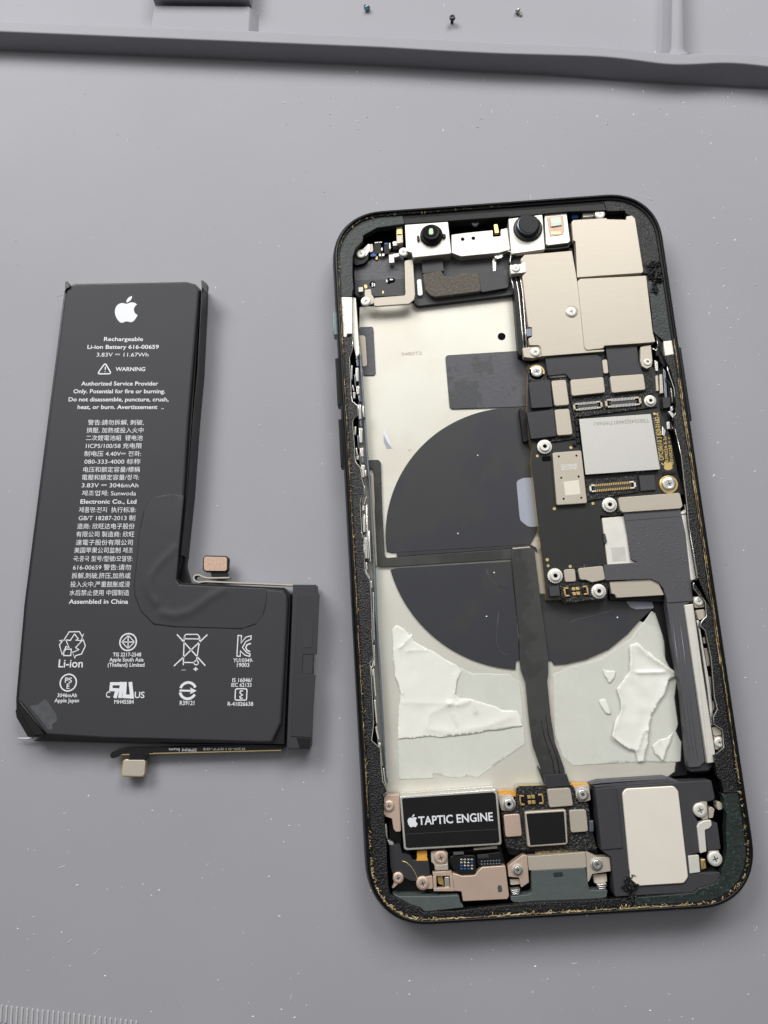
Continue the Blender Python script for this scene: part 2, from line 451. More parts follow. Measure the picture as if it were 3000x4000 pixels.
# embossed ruler
for i in range(27):
    x = 15 + i * 42.0; y = 668 + (x - 15) * .118
    long = i % 5 == 2
    a = Vector(WORLD.at('Y', x, y + 4, 0)); dn = Vector(WORLD.at('Y', x - 5, y + 90, 0)) - a; dn.normalize()
    L = 5.0 if long else 3.0
    p = [a, a + dn * L]; nn = Vector((-dn.y, dn.x)) * .2
    mb = MB('tick'); mb.prism(rnd([tuple(p[0] + nn), tuple(p[1] + nn), tuple(p[1] - nn), tuple(p[0] - nn)], .18, 3), -.02, .22, 0, .12)
    mb.build("ruler_mark", work_mat)

# ================================================================== THE PHONE
phone = empty("smartphone", PH.o.x, PH.o.y, 0, PH.rz)
tag(phone, "opened dark green smartphone without its screen, circuit boards and torn white adhesive inside", "smartphone")
HW, HH, RC = 35.7, 72.0, 11.6
def rr(d, n=14):
    hw, hh, r = HW - d, HH - d, max(.5, RC - d * .92); out = []
    for cx, cy, a in ((hw - r, hh - r, 0), (-hw + r, hh - r, 90), (-hw + r, -hh + r, 180), (hw - r, -hh + r, 270)):
        for i in range(n + 1):
            t = radians(a + 90 * i / n)
            c_, s_ = cos(t), sin(t); e = .90
            out.append((cx + r * math.copysign(abs(c_) ** e, c_), cy + r * math.copysign(abs(s_) ** e, s_)))
    return out
mb = MB('frame')
prof = [(5.0, .05), (2.6, .12), (1.3, .6), (.45, 1.7), (.08, 3.0), (0, 4.0), (.1, 5.2), (.38, 6.3), (.62, 6.75), (.85, 6.95), (1.05, 6.98)]
prev = None
for d, z in prof:
    l = mb.loop(rr(d), z)
    if prev: mb.bridge(prev, l, 0, True)
    prev = l
l = mb.loop(rr(5.0), .05); mb.face(l[::-1], 0)
prof2 = [(1.05, 6.98), (1.15, 6.9), (1.2, 6.45), (1.55, 6.4), (1.6, 6.0), (2.2, 5.95), (2.25, 1.6)]
prev = None
for d, z in prof2:
    l = mb.loop(rr(d), z)
    if prev: mb.bridge(prev, l, 'frame_edge', False)
    prev = l
mb.build("frame", phone)
mb = MB('void_shade'); mb.prism(rr(2.1), 1.0, 1.7, 0, 0); mb.build("rear_panel", phone)  # cavity floor blackened to stand in for shade between the parts
# side buttons
def button(spec_a, spec_b, out, z0, z1, m):
    a = PH.pts(spec_a, 4.0)[0]; b = PH.pts(spec_b, 4.0)[0]
    x = -HW if a[0] < 0 else HW; sg = -1 if a[0] < 0 else 1
    p = [(x - sg * .4, a[1]), (x + sg * out, a[1] - .15), (x + sg * out, b[1] + .15), (x - sg * .4, b[1])]
    mb = MB(m); mb.prism(p, z0, z1, m, .12, True); mb.build("side_button", phone)
button("E 70,200", "E 90,440", .55, 2.8, 5.3, 'button')
button("E 92,670", "E 125,1150", .5, 2.6, 5.4, 'frame')
button("E 125,1285", "E 158,1775", .5, 2.6, 5.4, 'frame')
button("V 165,110", "V 240,600", .45, 2.6, 5.4, 'frame')

# --- ledges round the rim: foam gasket, green carrier, black steps
RIM = rr(1.3, 14)
def near(p):
    return min(range(len(RIM)), key=lambda i: (RIM[i][0] - p[0]) ** 2 + (RIM[i][1] - p[1]) ** 2)
def dense(loop, step=1.0):
    out = []
    for i in range(len(loop)):
        a, b = Vector(loop[i]), Vector(loop[(i + 1) % len(loop)]); n = max(1, int((b - a).length / step))
        out += [tuple(a.lerp(b, k / n)) for k in range(n)]
    return out
RIM = dense(RIM)
def ledge(name, inner, z0, z1, m, parent=phone, bev=.12):
    i0, i1 = near(inner[0]), near(inner[-1]); n = len(RIM)
    f = [(i0 + k) % n for k in range((i1 - i0) % n + 1)]; b = [(i0 - k) % n for k in range((i0 - i1) % n + 1)]
    path = f if len(f) < len(b) else b
    poly = [RIM[i] for i in path] + inner[::-1]
    poly = ccw(poly)
    mb = MB(m); mb.prism(poly, z0, z1, m, bev); return mb.build(name, parent)
def edge_strip(name, pts, z, r, m, parent=phone):
    mb = MB(m); mb.tube([(x, y, z) for x, y in pts], r, m, 6); return mb.build(name, parent)
LEFT_IN = "U 150,40 188,20 190,130 178,185 160,230 162,330 170,450 175,600 186,660 235,700 240,790 200,820 188,860 195,960 205,1060 210,1180 217,1240 265,1300 276,1400 296,1470 300,1550 270,1580 260,1640 265,1700 275,1900 285,2000 F 145,500 150,700 157,800 195,860 205,1000 213,1250 G 112,250 128,480 97,530 110,650 120,850 130,1050 112,1200 188,1270 192,1400 210,1560 245,1640 S 470,20 480,300 500,420 500,520 520,700 540,900 545,1200 560,1500 600,1620"
li = PH.pts(LEFT_IN, 6.2)
ledge("foam_gasket", li, 5.0, 6.2, 'foam')
edge_strip("edge_flange", PH.pts(LEFT_IN, 6.0)[1:-9], 6.0, .13, 'silver')
# bottom-left corner and bottom run
bl = PH.pts("S 600,1620 760,1700 900,1780 1050,1830 1120,1900 1639,1880 J 0,1450 520,1400 1080,1380 K 240,1330 430,1320", 6.1)
ledge("lower_rim", bl, 4.8, 6.1, 'foam')
br = PH.pts("K 430,1320 970,1275 1020,1235 1180,1185 1235,1110 T 1000,1330 1060,1200 1090,1000 1070,700 1085,500 1040,380 1040,250 1010,190", 6.1)
ledge("corner_carrier", br, 4.6, 6.1, 'green')
rg = PH.pts("T 1040,200 1000,0 K 1190,200 1160,0 H 1545,1540 1610,1480 1600,1330 1525,1280 1520,1220 1555,1150 1530,1050 1500,700 1450,470 1405,430 1420,390 1460,350 1450,220 1400,165 1350,110 1345,70 1380,20 V 265,1640 300,1640 240,1280 225,1120 190,820 150,640 140,560 155,540 150,360 120,250 90,190 75,150", 6.2)
ledge("foam_gasket", rg, 5.0, 6.2, 'foam')
edge_strip("edge_flange", PH.pts("H 1545,1540 1610,1480 1600,1330 1525,1280 1520,1220 1555,1150 1530,1050 1500,700 1450,470 1405,430 1420,390 1460,350 1450,220 1400,165 1350,110 1345,70 1380,20 V 300,1640 240,1280 225,1120 190,820 150,640", 6.0), 6.05, .13, 'silver')
rp = PH.pts("V 82,160 75,100 72,55", 6.15)
ledge("antenna_bar", rp, 5.0, 6.15, 'silver_matte')
rg2 = PH.pts("V 72,55 R 620,2200 600,1900 560,1600 505,1290", 6.1)
ledge("corner_carrier", rg2, 4.6, 6.1, 'green')
rt = PH.pts("R 500,1280 440,1200 330,420 290,340 180,300 B 1020,150 870,155", 6.1)
ledge("corner_carrier", rt, 4.6, 6.1, 'foam')
tp = PH.pts("B 870,150 560,160 75,205 A 1460,200 990,235 625,260", 5.9)
ledge("upper_rim", tp, 3.5, 5.9, 'frame_edge')
tl = PH.pts("A 625,258 400,290 290,350 Q 760,220 600,400 545,560 540,700 540,1000 560,1240 540,1300 530,1440", 6.1)
ledge("corner_carrier", tl, 4.4, 6.1, 'green')
wl = PH.pts("Q 530,1440 535,1600 E 250,180 255,400 200,400 180,480", 6.1)
ledge("antenna_bar", wl, 4.4, 6.1, 'silver_matte')
mb = MB('silver_matte')
mb.prism(PH.pts("E 255,30 285,35 300,230 325,600 290,640 262,520 252,260", 5.2), 2.5, 5.2, 0, .1); mb.build("antenna_bar", phone)
# old glue round the rim
def glue(ranges, n, zc, big, seed):
    r = random.Random(seed); mb = MB('glue'); L = dense(rr(1.28), .25); N = len(L)
    for a, b in ranges:
        for _ in range(n):
            i = int((a + (b - a) * r.random()) * N) % N
            x, y = L[i]; dx = r.gauss(0, .18); x += dx; y += r.gauss(0, .18)
            l = big * (.4 + r.random() ** 3 * 2.2); th = r.random() * 6.28
            k = 4; pts = []
            for j in range(k):
                t = j / (k - 1); pts.append((x + cos(th) * l * (t - .5) + r.gauss(0, .05), y + sin(th) * l * (t - .5) + r.gauss(0, .05), zc + r.random() * .25))
            mb.tube(pts, [big * q * (.5 + r.random()) for q in (.10, .22, .2, .08)], 0, 5)
    return mb
LL = dense(rr(1.28), .25)
def frac(spec):
    p = PH.pts(spec, 6.6)[0]
    i = min(range(len(LL)), key=lambda k: (LL[k][0] - p[0]) ** 2 + (LL[k][1] - p[1]) ** 2)
    return i / len(LL)
fr = lambda a, b: (frac(a), frac(b))
mbg = glue([fr("E 150,100", "F 40,0"), fr("F 40,0", "G 40,1650")], 170, 6.35, .34, 1)
tag(mbg.build("glue_residue", phone), kind="stuff")
mbg = glue([fr("S 250,600", "S 1500,2050")], 150, 6.5, .5, 2); tag(mbg.build("glue_residue", phone), kind="stuff")
mbg = glue([fr("J 0,1520", "K 1400,1050")], 150, 6.45, .5, 3); tag(mbg.build("glue_residue", phone), kind="stuff")
mbg = glue([fr("K 1400,1050", "K 1330,0")], 70, 6.45, .4, 4); tag(mbg.build("glue_residue", phone), kind="stuff")
mbg = glue([fr("Q 215,1000", "A 1400,140"), ], 120, 6.4, .3, 5); tag(mbg.build("glue_residue", phone), kind="stuff")
def thread(a, b, d, r, jit, seed, m='glue'):
    rg_ = random.Random(seed); L = dense(rr(d), .5); n = len(L)
    i0 = min(range(n), key=lambda k: hypot(L[k][0] - a[0], L[k][1] - a[1])); i1 = min(range(n), key=lambda k: hypot(L[k][0] - b[0], L[k][1] - b[1]))
    f = [(i0 + k) % n for k in range((i1 - i0) % n + 1)]; bk = [(i0 - k) % n for k in range((i0 - i1) % n + 1)]
    path = f if len(f) < len(bk) else bk
    pts = [(L[i][0] + rg_.gauss(0, jit), L[i][1] + rg_.gauss(0, jit), 6.5 + rg_.gauss(0, .05)) for i in path]
    mb = MB(m); mb.tube(pts, [r * (.25 + 1.3 * max(0, min(1, .5 + 1.6 * noise.noise(Vector((q[0] / 2.5, q[1] / 2.5, seed)))))) for q in pts], 0, 5); return mb.build("glue_thread", phone)
thread(PH.pts("V 140,40", 6.5)[0], PH.pts("T 1280,0", 6.5)[0], 1.22, .11, .03, 1)
thread(PH.pts("V 165,300", 6.5)[0], PH.pts("V 470,2200", 6.5)[0], 1.55, .09, .04, 2)
thread(PH.pts("Q 215,1000", 6.5)[0], PH.pts("S 230,400", 6.5)[0], 1.25, .10, .05, 3)
thread(PH.pts("S 430,1700", 6.5)[0], PH.pts("K 1000,1420", 6.5)[0], 1.25, .11, .06, 4)

# --- interior floor
mb = MB('plate')
mb.prism(PH.pts("E 325,130 Z 1620,1185 1880,1155 2020,1150 2060,1380 2090,1600 2300,2350 2640,2480 2655,2800 2690,3010 2500,3075 1500,3115 1488,3085 1466,2780 1440,2500 1420,2150 1400,1700", 2.0), 1.6, 2.0, 0, 0)
back_plate = mb.build("back_plate", phone)
mb = MB('steel')
mb.prism(PH.pts("E 318,470 345,680 372,1090 412,1660 F 205,100 240,690 255,1100 G 165,180 195,650 215,1000 240,1500 255,1560 G 235,1560 205,1100 180,650 150,200 F 232,1100 222,690 190,100 E 392,1660 355,1100 325,690 302,480", 4.2), 1.6, 4.2, 0, .08)
mb.build("side_wall", back_plate)
mb = MB('beige2'); mb.prism(PH.pts("F 205,0 232,0 258,740 235,760 225,690", 2.5), 2.0, 2.5, 0, .05); mb.build("fold_strip", back_plate)
# dots, number, engraved marks
text("printed_number", "9480T2", PH.at('E', 748, 625, 2.03), PH.at('E', 960, 612, 2.03), 2.02, 'print_dim', back_plate, .75)
mb = MB('void_shade'); x, y = PH.at('B', 20, 1170, 2.05); mb.ring(x, y, [(.85, 2.02), (.85, 2.05)], 20, 0); mb.build("round_hole", back_plate)
mb = MB('print'); mb.prism(PH.pts("E 572,1315 590,1400 625,1480 640,1525 690,1605 660,1560 612,1510 568,1425", 2.05), 2.0, 2.06, 0, .01); mb.build("film_scrap", back_plate)
mb = MB('window_grey'); mb.prism(PH.pts("E 568,1428 612,1512 655,1565 600,1570 570,1500", 2.03), 2.0, 2.03, 0, 0); mb.build("film_scrap", back_plate)
# dark bracket tapes at the left
mb = MB('plastic_soft'); mb.prism(rnd(PH.pts("E 325,332 452,326 464,345 487,800 470,822 362,822 358,738 395,732 403,712 386,432 368,412 325,412", 2.25), .25), 2.0, 2.25, 0, .05); mb.build("tape_and_shade", back_plate)
mb = MB('beige'); mb.prism(rnd(PH.pts("E 325,414 368,414 384,434 401,712 392,730 355,735", 2.4), .3), 2.0, 2.4, 0, .05); mb.build("contact_tab", back_plate)
mb = MB('tape'); mb.prism(rnd(PH.pts("Z 1739,1388 2062,1368 2072,1588 1757,1598", 2.25), .8), 2.0, 2.3, 0, .06); mb.build("grey_tape", back_plate)

# --- charging coil discs
def fit_circle(a, b, c):
    ax, ay = a; bx, by = b; cx, cy = c
    d = 2 * (ax * (by - cy) + bx * (cy - ay) + cx * (ay - by))
    ux = ((ax * ax + ay * ay) * (by - cy) + (bx * bx + by * by) * (cy - ay) + (cx * cx + cy * cy) * (ay - by)) / d
    uy = ((ax * ax + ay * ay) * (cx - bx) + (bx * bx + by * by) * (ax - cx) + (cx * cx + cy * cy) * (bx - ax)) / d
    return ux, uy, hypot(ax - ux, ay - uy)
ZC = 2.35
cpts = PH.pts("F 342,300 E 1613,1180 F 1250,1572", ZC)
CX, CY, CR = fit_circle(*cpts)
def arc(p, q, n=26, short=True):
    a0 = atan2(p[1] - CY, p[0] - CX); a1 = atan2(q[1] - CY, q[0] - CX); d = (a1 - a0 + pi) % (2 * pi) - pi
    return [(CX + CR * cos(a0 + d * i / n), CY + CR * sin(a0 + d * i / n)) for i in range(n + 1)]
coil = MB('coil')
up = arc(PH.pts("F 362,625", ZC)[0], PH.pts("Z 2080,1595", ZC)[0], 40)
coil.prism(up + PH.pts("Z 2110,1620 F 1545,480 1500,570 1380,582 405,640 370,640", ZC), 2.0, ZC, 0, .05)
coil_o = coil.build("charging_coil", back_plate)
mb = MB('coil'); a = arc(PH.pts("F 370,775", ZC)[0], PH.pts("F 1378,1565", ZC)[0], 30)
mb.prism(a + PH.pts("F 1380,1525 1412,1500 1345,710 415,765", ZC), 2.0, ZC, 0, .05); mb.build("charging_coil", back_plate)
mb = MB('coil'); a = PH.pts("H 140,768 240,762 420,720 620,630 780,500 870,400 920,350", ZC)
mb.prism(a + PH.pts("H 1000,280 1100,180 0,150 40,400 95,730 125,735", ZC), 2.0, ZC, 0, .05); mb.build("charging_coil", back_plate)
mb = MB('window_grey'); mb.prism(rnd(PH.pts("F 1383,60 1440,35 1520,32 1570,430 1480,432 1412,380", 2.4), 1.6, 6), 2.3, 2.42, 0, .02); mb.build("magnet_window", back_plate)
mb = MB('window_grey'); mb.prism(rnd(PH.pts("H 755,205 1110,180 1120,272 850,288 800,270", 2.4), .6), 2.3, 2.42, 0, .02); mb.build("magnet_window", back_plate)
for sp in ("F 1140,770 1160,830 1210,890 1290,930", "F 1240,1120 1228,1250 1222,1360 1250,1440 1300,1470 1370,1478", "H 250,420 330,380 500,340 640,300 700,270"):
    p_ = PH.pts(sp, ZC + .02); mb = MB('tape'); mb.tube([(x, y, ZC - .02) for x, y in p_], .07, 0, 6); mb.build("film_ridge", coil_o)
mb = MB('speck')
for sp in ("F 1142,1157", "F 1203,802", "E 1525,1635", "H 690,358", "F 910,485", "E 830,1565"):
    x, y = PH.pts(sp, ZC)[0]; mb.ring(x, y, [(.16, ZC), (.12, ZC + .1)], 7, 0)
tag(mb.build("dust_fleck", coil_o), kind="stuff")
# film lips, dirt on the disc
mb = MB('flex'); mb.prism(rnd(PH.pts("F 415,640 1380,585 1490,570 1548,600 1555,640 1500,590 1340,606 412,672", 2.55), .2), 2.3, 2.55, 0, .04); mb.build("film_lip", back_plate)
mb = MB('beige'); mb.prism(PH.pts("F 1350,602 1490,590 1498,600 1355,612", 2.75), 2.4, 2.78, 0, .02); mb.build("contact_tab", back_plate)
# --- flexes on the floor
mb = MB('flex_olive'); mb.prism(rnd(PH.pts("E 413,1682 515,1680 540,1705 556,2212 F 318,665 332,682 1345,612 1350,692 412,752 282,756 256,735 235,300 E 478,2100 462,1785 450,1768 415,1765", 2.6), .35), 2.0, 2.6, 0, .06); mb.build("antenna_flex", phone)
mb = MB('flex_olive'); mb.prism(rnd(PH.pts("F 1340,612 1495,598 1530,625 1590,1100 1645,1500 G 1640,520 1642,620 1632,690 H 85,925 112,1200 150,1440 195,1560 230,1660 250,1795 55,1800 -10,1620 G 1590,1480 1510,1250 1480,1050 1445,700 1405,590 1395,510 F 1410,1480 1405,1300 1345,700", 2.8), .3), 2.0, 2.8, 0, .06)
vf = mb.build("charging_flex", phone)
mb = MB('black')
for k in range(2):
    mb.tube([(x, y, 2.82) for x, y in PH.pts(["H 30,1250 60,1400 130,1600 160,1790", "H 70,1200 95,1380 170,1580 205,1790"][k], 2.8)], .07, 0, 5)
mb.build("flex_groove", vf)
# --- adhesive sheets
def crumple(z0, amp, s, ox, ridges=1.0, r=1.2):
    def f(x, y):
        n = noise.noise(Vector((x / s + ox, y / s, .3))); m = noise.noise(Vector((x / s * 2.3, y / s * 2.3 + ox, 4.0)))
        k = 1 - abs(noise.noise(Vector((x / (s * r) - ox, y / (s * r), 9.1)))) * 2.0
        w = 1 - abs(noise.noise(Vector((x / (s * .45) + ox * 2, y / (s * .45), 2.7)))) * 2.0
        return z0 + amp * (.5 + .5 * n + .2 * m + ridges * max(0, k - .6) * 1.1 + .35 * ridges * max(0, w - .6))
    return f
sheet("adhesive_film", rnd(PH.pts("G 290,245 330,200 400,240 465,285 520,370 640,430 860,560 1000,620 1300,625 1390,690 1420,900 1440,1230 1230,1380 1030,1518 960,1505 860,1520 800,1518 640,1480 655,1525 350,1540 335,1180 350,900 360,780 310,640 288,500", 2.1), .3), crumple(2.03, .05, 9, 1.0, .1), 'film_base', phone, 5, .015, .12)
def seg_d(p, a, b):
    ab = b - a; t = max(0, min(1, (p - a).dot(ab) / max(1e-9, ab.length_squared))); return (p - a - ab * t).length
def folds(z0, lines, nz_amp, s, ox, tilt=(0, 0, 0, 0)):
    L = []
    for spec, h, wd in lines:
        p = [Vector(q) for q in PH.pts(spec, z0)]; L.append((p, h, wd))
    def f(x, y):
        p = Vector((x, y)); z = z0
        for q, h, wd in L:
            d = min(seg_d(p, q[i], q[i + 1]) for i in range(len(q) - 1)); z += .6 * h * math.exp(-d / wd)
        z += nz_amp * (.5 + noise.noise(Vector((x / s + ox, y / s, .3))) * .6 + .3 * noise.noise(Vector((x / s * 2.7, y / s * 2.7 + ox, 4.0))))
        return z
    return f
sheet("torn_adhesive", rnd(PH.pts("G 292,250 330,205 400,240 440,300 462,275 480,340 540,380 640,430 860,560 890,600 850,700 830,800 880,840 980,838 1100,880 1240,930 1370,950 1405,1000 1422,1078 1100,1120 820,1165 600,1168 340,1188 345,950 372,790 320,640 300,480", 2.4), .25),
      folds(2.12, [("G 780,880 860,890 980,850 1010,945", .5, .45), ("G 790,880 820,980 850,1060", .4, .4), ("G 590,1060 620,965 780,890", .25, .6), ("G 600,1100 820,1130 1100,1080 1300,1000", .3, .9), ("G 300,420 330,640 375,790", .3, .4), ("G 360,400 400,360 470,285", .35, .4), ("G 380,870 780,880", .18, .5), ("G 830,640 850,760 830,800", .25, .4), ("G 420,430 480,420 600,420", .2, .4)], .16, 7, 3.0), 'film', phone, 6, .015, .3)
sheet("adhesive_film", rnd(PH.pts("H 130,850 240,800 560,700 800,540 930,380 985,300 1075,350 1085,500 1100,700 1190,830 1205,900 1190,1050 1215,1280 1200,1340 1248,1440 1240,1605 780,1612 300,1640 220,1560 150,1380", 2.15), .3), crumple(2.03, .06, 8, 7.0, .1), 'film_base', phone, 5, .015, .15)
sheet("torn_adhesive", PH.pts("H 800,590 860,572 1000,680 1185,825 1195,870 1130,900 1100,1020 1040,1100 990,1200 965,1310 945,1500 925,1605 872,1605 845,1510 795,1500 640,1388 675,1250 725,1150 718,1080 690,975 735,920 790,840 805,815 800,700", 3.0),
      folds(2.25, [("H 850,590 960,690 1170,830", .8, .6), ("H 860,835 1085,830", .7, .35), ("H 1130,900 1040,1100 960,1310 930,1600", .5, .7), ("H 690,975 722,1110 640,1385", .55, .6), ("H 860,1500 905,1350 965,1310", .5, .5), ("H 850,900 860,1100 880,1330", .25, 1.2), ("H 640,1388 800,1500", .4, .5), ("H 800,600 805,815", .4, .5)], .3, 6, 11.0), 'film', phone, 6, .015, .35)
sheet("torn_adhesive", PH.pts("H 1050,1415 1110,1400 1170,1350 1140,1470 1085,1595 1020,1540 990,1465", 2.6), folds(2.3, [("H 1050,1420 1090,1480 1085,1590", .3, .4)], .2, 4, 15.0), 'film', phone, 5, .015, .25)
sheet("adhesive_scrap", rnd(PH.pts("H 560,800 600,815 680,820 665,880 620,935 600,890 575,860", 2.3), .4), crumple(2.2, .1, 2, 1, .2), 'film', phone, 5, .02)
sheet("adhesive_scrap", rnd(PH.pts("H 525,1070 590,1060 615,1120 640,1200 590,1190 545,1120", 2.3), .5), crumple(2.2, .1, 2, 4, .2), 'film', phone, 5, .02)
mb = MB('black'); mb.prism(PH.pts("H 1000,270 1115,255 1175,640 1210,900 1255,1300 1300,1640 1240,1625 1248,1440 1200,1340 1218,1280 1188,1050 1205,900 1150,800 1110,720 1100,560 1075,470 1080,350 1000,300", 2.5), 1.9, 2.5, 0, .05); mb.build("tape_and_shade", phone)
mb = MB('black'); mb.prism(PH.pts("H 1240,1600 1300,1640 1290,1720 1130,1735 1190,1690 1200,1610", 2.4), 1.9, 2.4, 0, .05); mb.build("tape_and_shade", phone)

# --- screws and standoffs (shared meshes)
def screw_mesh(r, m='silver', slot='steel'):
    mb = MB(m)
    mb.ring(0, 0, [(r, -.4), (r, .12), (r * .93, .2), (r * .55, .22)], 24, m, cap=False)
    mb.ring(0, 0, [(r * .55, .22), (r * .5, .2)], 24, m, cap=False)
    l = mb.loop(circ(0, 0, r * .5, 24), .2); mb.face(l, m)
    for a in (0.3, 0.3 + pi / 2):
        mb.box(0, 0, r * .8, r * .16, .15, .225, slot, a, 0)
    return mb
def standoff_mesh(r, m='silver_matte'):
    mb = MB(m); n = 40
    def gear(rad, dz):
        return [(rad * (1 + (.05 if i % 2 else -.02)) * cos(2 * pi * i / n), rad * (1 + (.05 if i % 2 else -.02)) * sin(2 * pi * i / n)) for i in range(n)]
    a = mb.loop(gear(r, 0), -.5); b = mb.loop(gear(r, 0), .1); mb.bridge(a, b, m)
    c = mb.loop(circ(0, 0, r * .8, n), .16); mb.bridge(b, c, m)
    d = mb.loop(circ(0, 0, r * .72, n), .42); mb.bridge(c, d, m, True)
    e = mb.loop(circ(0, 0, r * .62, n), .5); mb.bridge(d, e, m, True)
    f = mb.loop(circ(0, 0, r * .3, n), .5); mb.bridge(e, f, m)
    g = mb.loop(circ(0, 0, r * .26, n), -.3); mb.bridge(f, g, 'steel', True); mb.face(g, 'void_shade')
    return mb
_S = {}
def fix(kind, parent, spec, z, r, name=None, m=None, rot=0.0):
    key = (kind, round(r, 2), m)
    p = PH.pts(spec, z)[0]; nm = name or ('screw' if kind == 's' else 'standoff')
    if key in _S:
        return copy_of(_S[key], parent, (p[0], p[1], z), rot)
    mb_ = screw_mesh(r, m or 'silver_matte') if kind == 's' else standoff_mesh(r, m or 'silver_matte')
    o = mb_.build(nm, parent, (p[0], p[1], z), rot); _S[key] = o; return o
def slab(name, parent, spec, z0, z1, m, r=.25, bev=.06, side=None):
    mb_ = MB(m); p = PH.pts(spec, z1); p = rnd(p, r) if r else p
    mb_.prism(p, z0, z1, m, bev, False, side); return mb_.build(name, parent)
def quad_of(spec, z):
    """clean rectangle from a traced quad: centre, size, angle"""
    q = [Vector(p) for p in PH.pts(spec, z)]
    c = sum(q, Vector((0, 0))) / 4
    ex = ((q[1] - q[0]) + (q[2] - q[3])) / 2; ey = ((q[0] - q[3]) + (q[1] - q[2])) / 2
    return c, ex.length, ey.length, atan2(ex.y, ex.x)
def local_map(c, ang):
    return lambda x, y: (c.x + x * cos(ang) - y * sin(ang), c.y + x * sin(ang) + y * cos(ang))

# --- left channel: spring contacts between gasket and wall
def contact(win, x0, y0, x1, y1, wpx, m, z0, z1, parent=phone):
    k = WIN[win][2]; a = Vector(PH.at(win, x0, y0, z1)); b = Vector(PH.at(win, x1, y1, z1)); d = b - a; L = d.length
    mb_ = MB(m); c = (a + b) / 2
    mb_.box(c.x, c.y, L, wpx * k / 18.0, z0, z1, m, atan2(d.y, d.x), .08)
    return mb_.build("spring_contact", parent)
for q in [(222, 130, 230, 250, 14), (232, 335, 236, 465, 26), (240, 510, 242, 590, 28), (255, 690, 262, 830, 28), (268, 915, 270, 1055, 30), (275, 1105, 282, 1190, 30), (290, 1268, 292, 1390, 28), (180, 310, 180, 450, 15), (187, 500, 203, 560, 14), (203, 570, 205, 630, 24), (217, 900, 212, 980, 18), (222, 1105, 236, 1175, 16), (238, 1180, 236, 1220, 22), (302, 1470, 305, 1565, 14), (322, 1575, 300, 1650, 12), (292, 1660, 292, 1710, 24), (298, 1765, 302, 1915, 26), (326, 1650, 342, 2000, 10), (312, 1965, 322, 2170, 24), (348, 1900, 362, 2200, 12), (315, 1320, 318, 1380, 12), (290, 700, 300, 810, 14)]:
    contact('U', *q, 'silver', 3.6, 5.1)
for q in [(210, 400, 218, 520, 12), (250, 600, 262, 660, 20), (262, 838, 272, 900, 18), (284, 1185, 292, 1250, 18), (240, 985, 246, 1110, 12), (232, 250, 240, 320, 22)]:
    contact('U', *q, 'steel', 3.4, 4.9)
for q in [(150, 330, 158, 460, 14), (170, 260, 185, 690, 12), (155, 560, 168, 680, 22), (165, 720, 172, 780, 16), (150, 770, 195, 850, 14), (205, 870, 212, 930, 14), (222, 960, 232, 1350, 10), (228, 1390, 235, 1560, 14), (200, 1560, 228, 1650, 12)]:
    contact('F', *q, 'silver', 3.6, 5.0)
for q in [(112, 20, 130, 350, 9), (132, 500, 120, 570, 16), (128, 580, 150, 820, 14), (140, 850, 160, 1050, 16), (150, 1080, 175, 1190, 16), (185, 1220, 180, 1270, 18), (190, 1300, 205, 1420, 12), (215, 1440, 235, 1600, 12)]:
    contact('G', *q, 'silver', 3.6, 5.0)

# --- top-left antenna corner
corner = slab("antenna_module", phone, "A 215,600 330,560 440,490 615,490 635,840 250,852 220,830", 2.0, 3.4, 'plastic_soft', .3)
slab("module_board", corner, "A 222,715 640,700 640,838 250,850 222,832", 3.3, 3.5, 'plastic', .2)
slab("screw_boss", corner, "A 215,500 260,460 310,450 335,500 325,550 290,580 225,595 212,570", 3.0, 4.4, 'black', .6)
slab("bracket", corner, "A 275,470 330,418 348,425 345,470 310,520 280,530", 4.2, 4.6, 'silver_matte', .2)
fix('s', corner, "A 270,502", 4.7, .98)
slab("flex_tab", corner, "A 330,425 365,418 370,480 345,490 330,475", 4.0, 4.5, 'beige', .3)
for s_, m_, z_ in [("A 375,420 430,415 432,498 380,502", 'black', 4.2), ("A 455,432 500,428 502,500 460,505", 'black', 4.2), ("A 380,405 410,403 410,412 382,415", 'silver', 4.3), ("A 412,403 440,401 440,410 413,412", 'silver', 4.3), ("A 345,490 395,485 395,520 350,522", 'blue', 4.1), ("A 432,450 445,449 446,475 434,476", 'silver', 4.2), ("A 415,500 432,498 433,520 417,522", 'silver', 4.2), ("A 440,498 460,496 460,518 442,520", 'silver', 4.2), ("A 498,412 508,411 510,460 500,462", 'silver', 4.2), ("A 458,412 490,410 491,425 460,427", 'blue', 4.1),
                    ("A 495,508 535,505 540,570 500,575", 'silver_matte', 4.9), ("A 530,500 580,495 582,520 540,530", 'silver_matte', 4.6), ("A 357,735 368,733 370,765 358,768", 'silver', 3.7), ("A 374,738 384,737 386,765 376,766", 'silver', 3.7), ("A 472,708 484,707 486,732 474,734", 'silver', 3.7), ("A 502,703 528,701 530,714 504,716", 'silver', 3.7), ("A 440,800 455,799 457,822 442,824", 'gold_pale', 3.6), ("A 385,520 405,518 405,545 390,548", 'gold_pale', 3.8), ("A 248,772 285,768 288,805 252,810", 'silver', 4.4), ("A 295,750 320,748 322,780 298,782", 'gold_pale', 4.2)]:
    slab("component", corner, s_, 3.2, z_, m_, .06, .04)
mb = MB('void_shade')
for s_, r_ in (("A 365,748", .75), ("A 497,720", .7), ("A 525,715", .6)):
    x, y = PH.pts(s_, 3.55)[0]; mb.ring(x, y, [(r_, 3.4), (r_, 3.53)], 16, 0)
mb.build("open_pocket", corner)
slab("bracket", corner, "A 300,790 350,785 355,830 375,855 375,900 330,915 290,900 280,870 300,840", 4.2, 4.6, 'beige', .2)
slab("bracket", corner, "A 375,857 630,837 622,555 690,545 708,830 700,870 660,905 375,925", 4.1, 4.6, 'beige', .5)
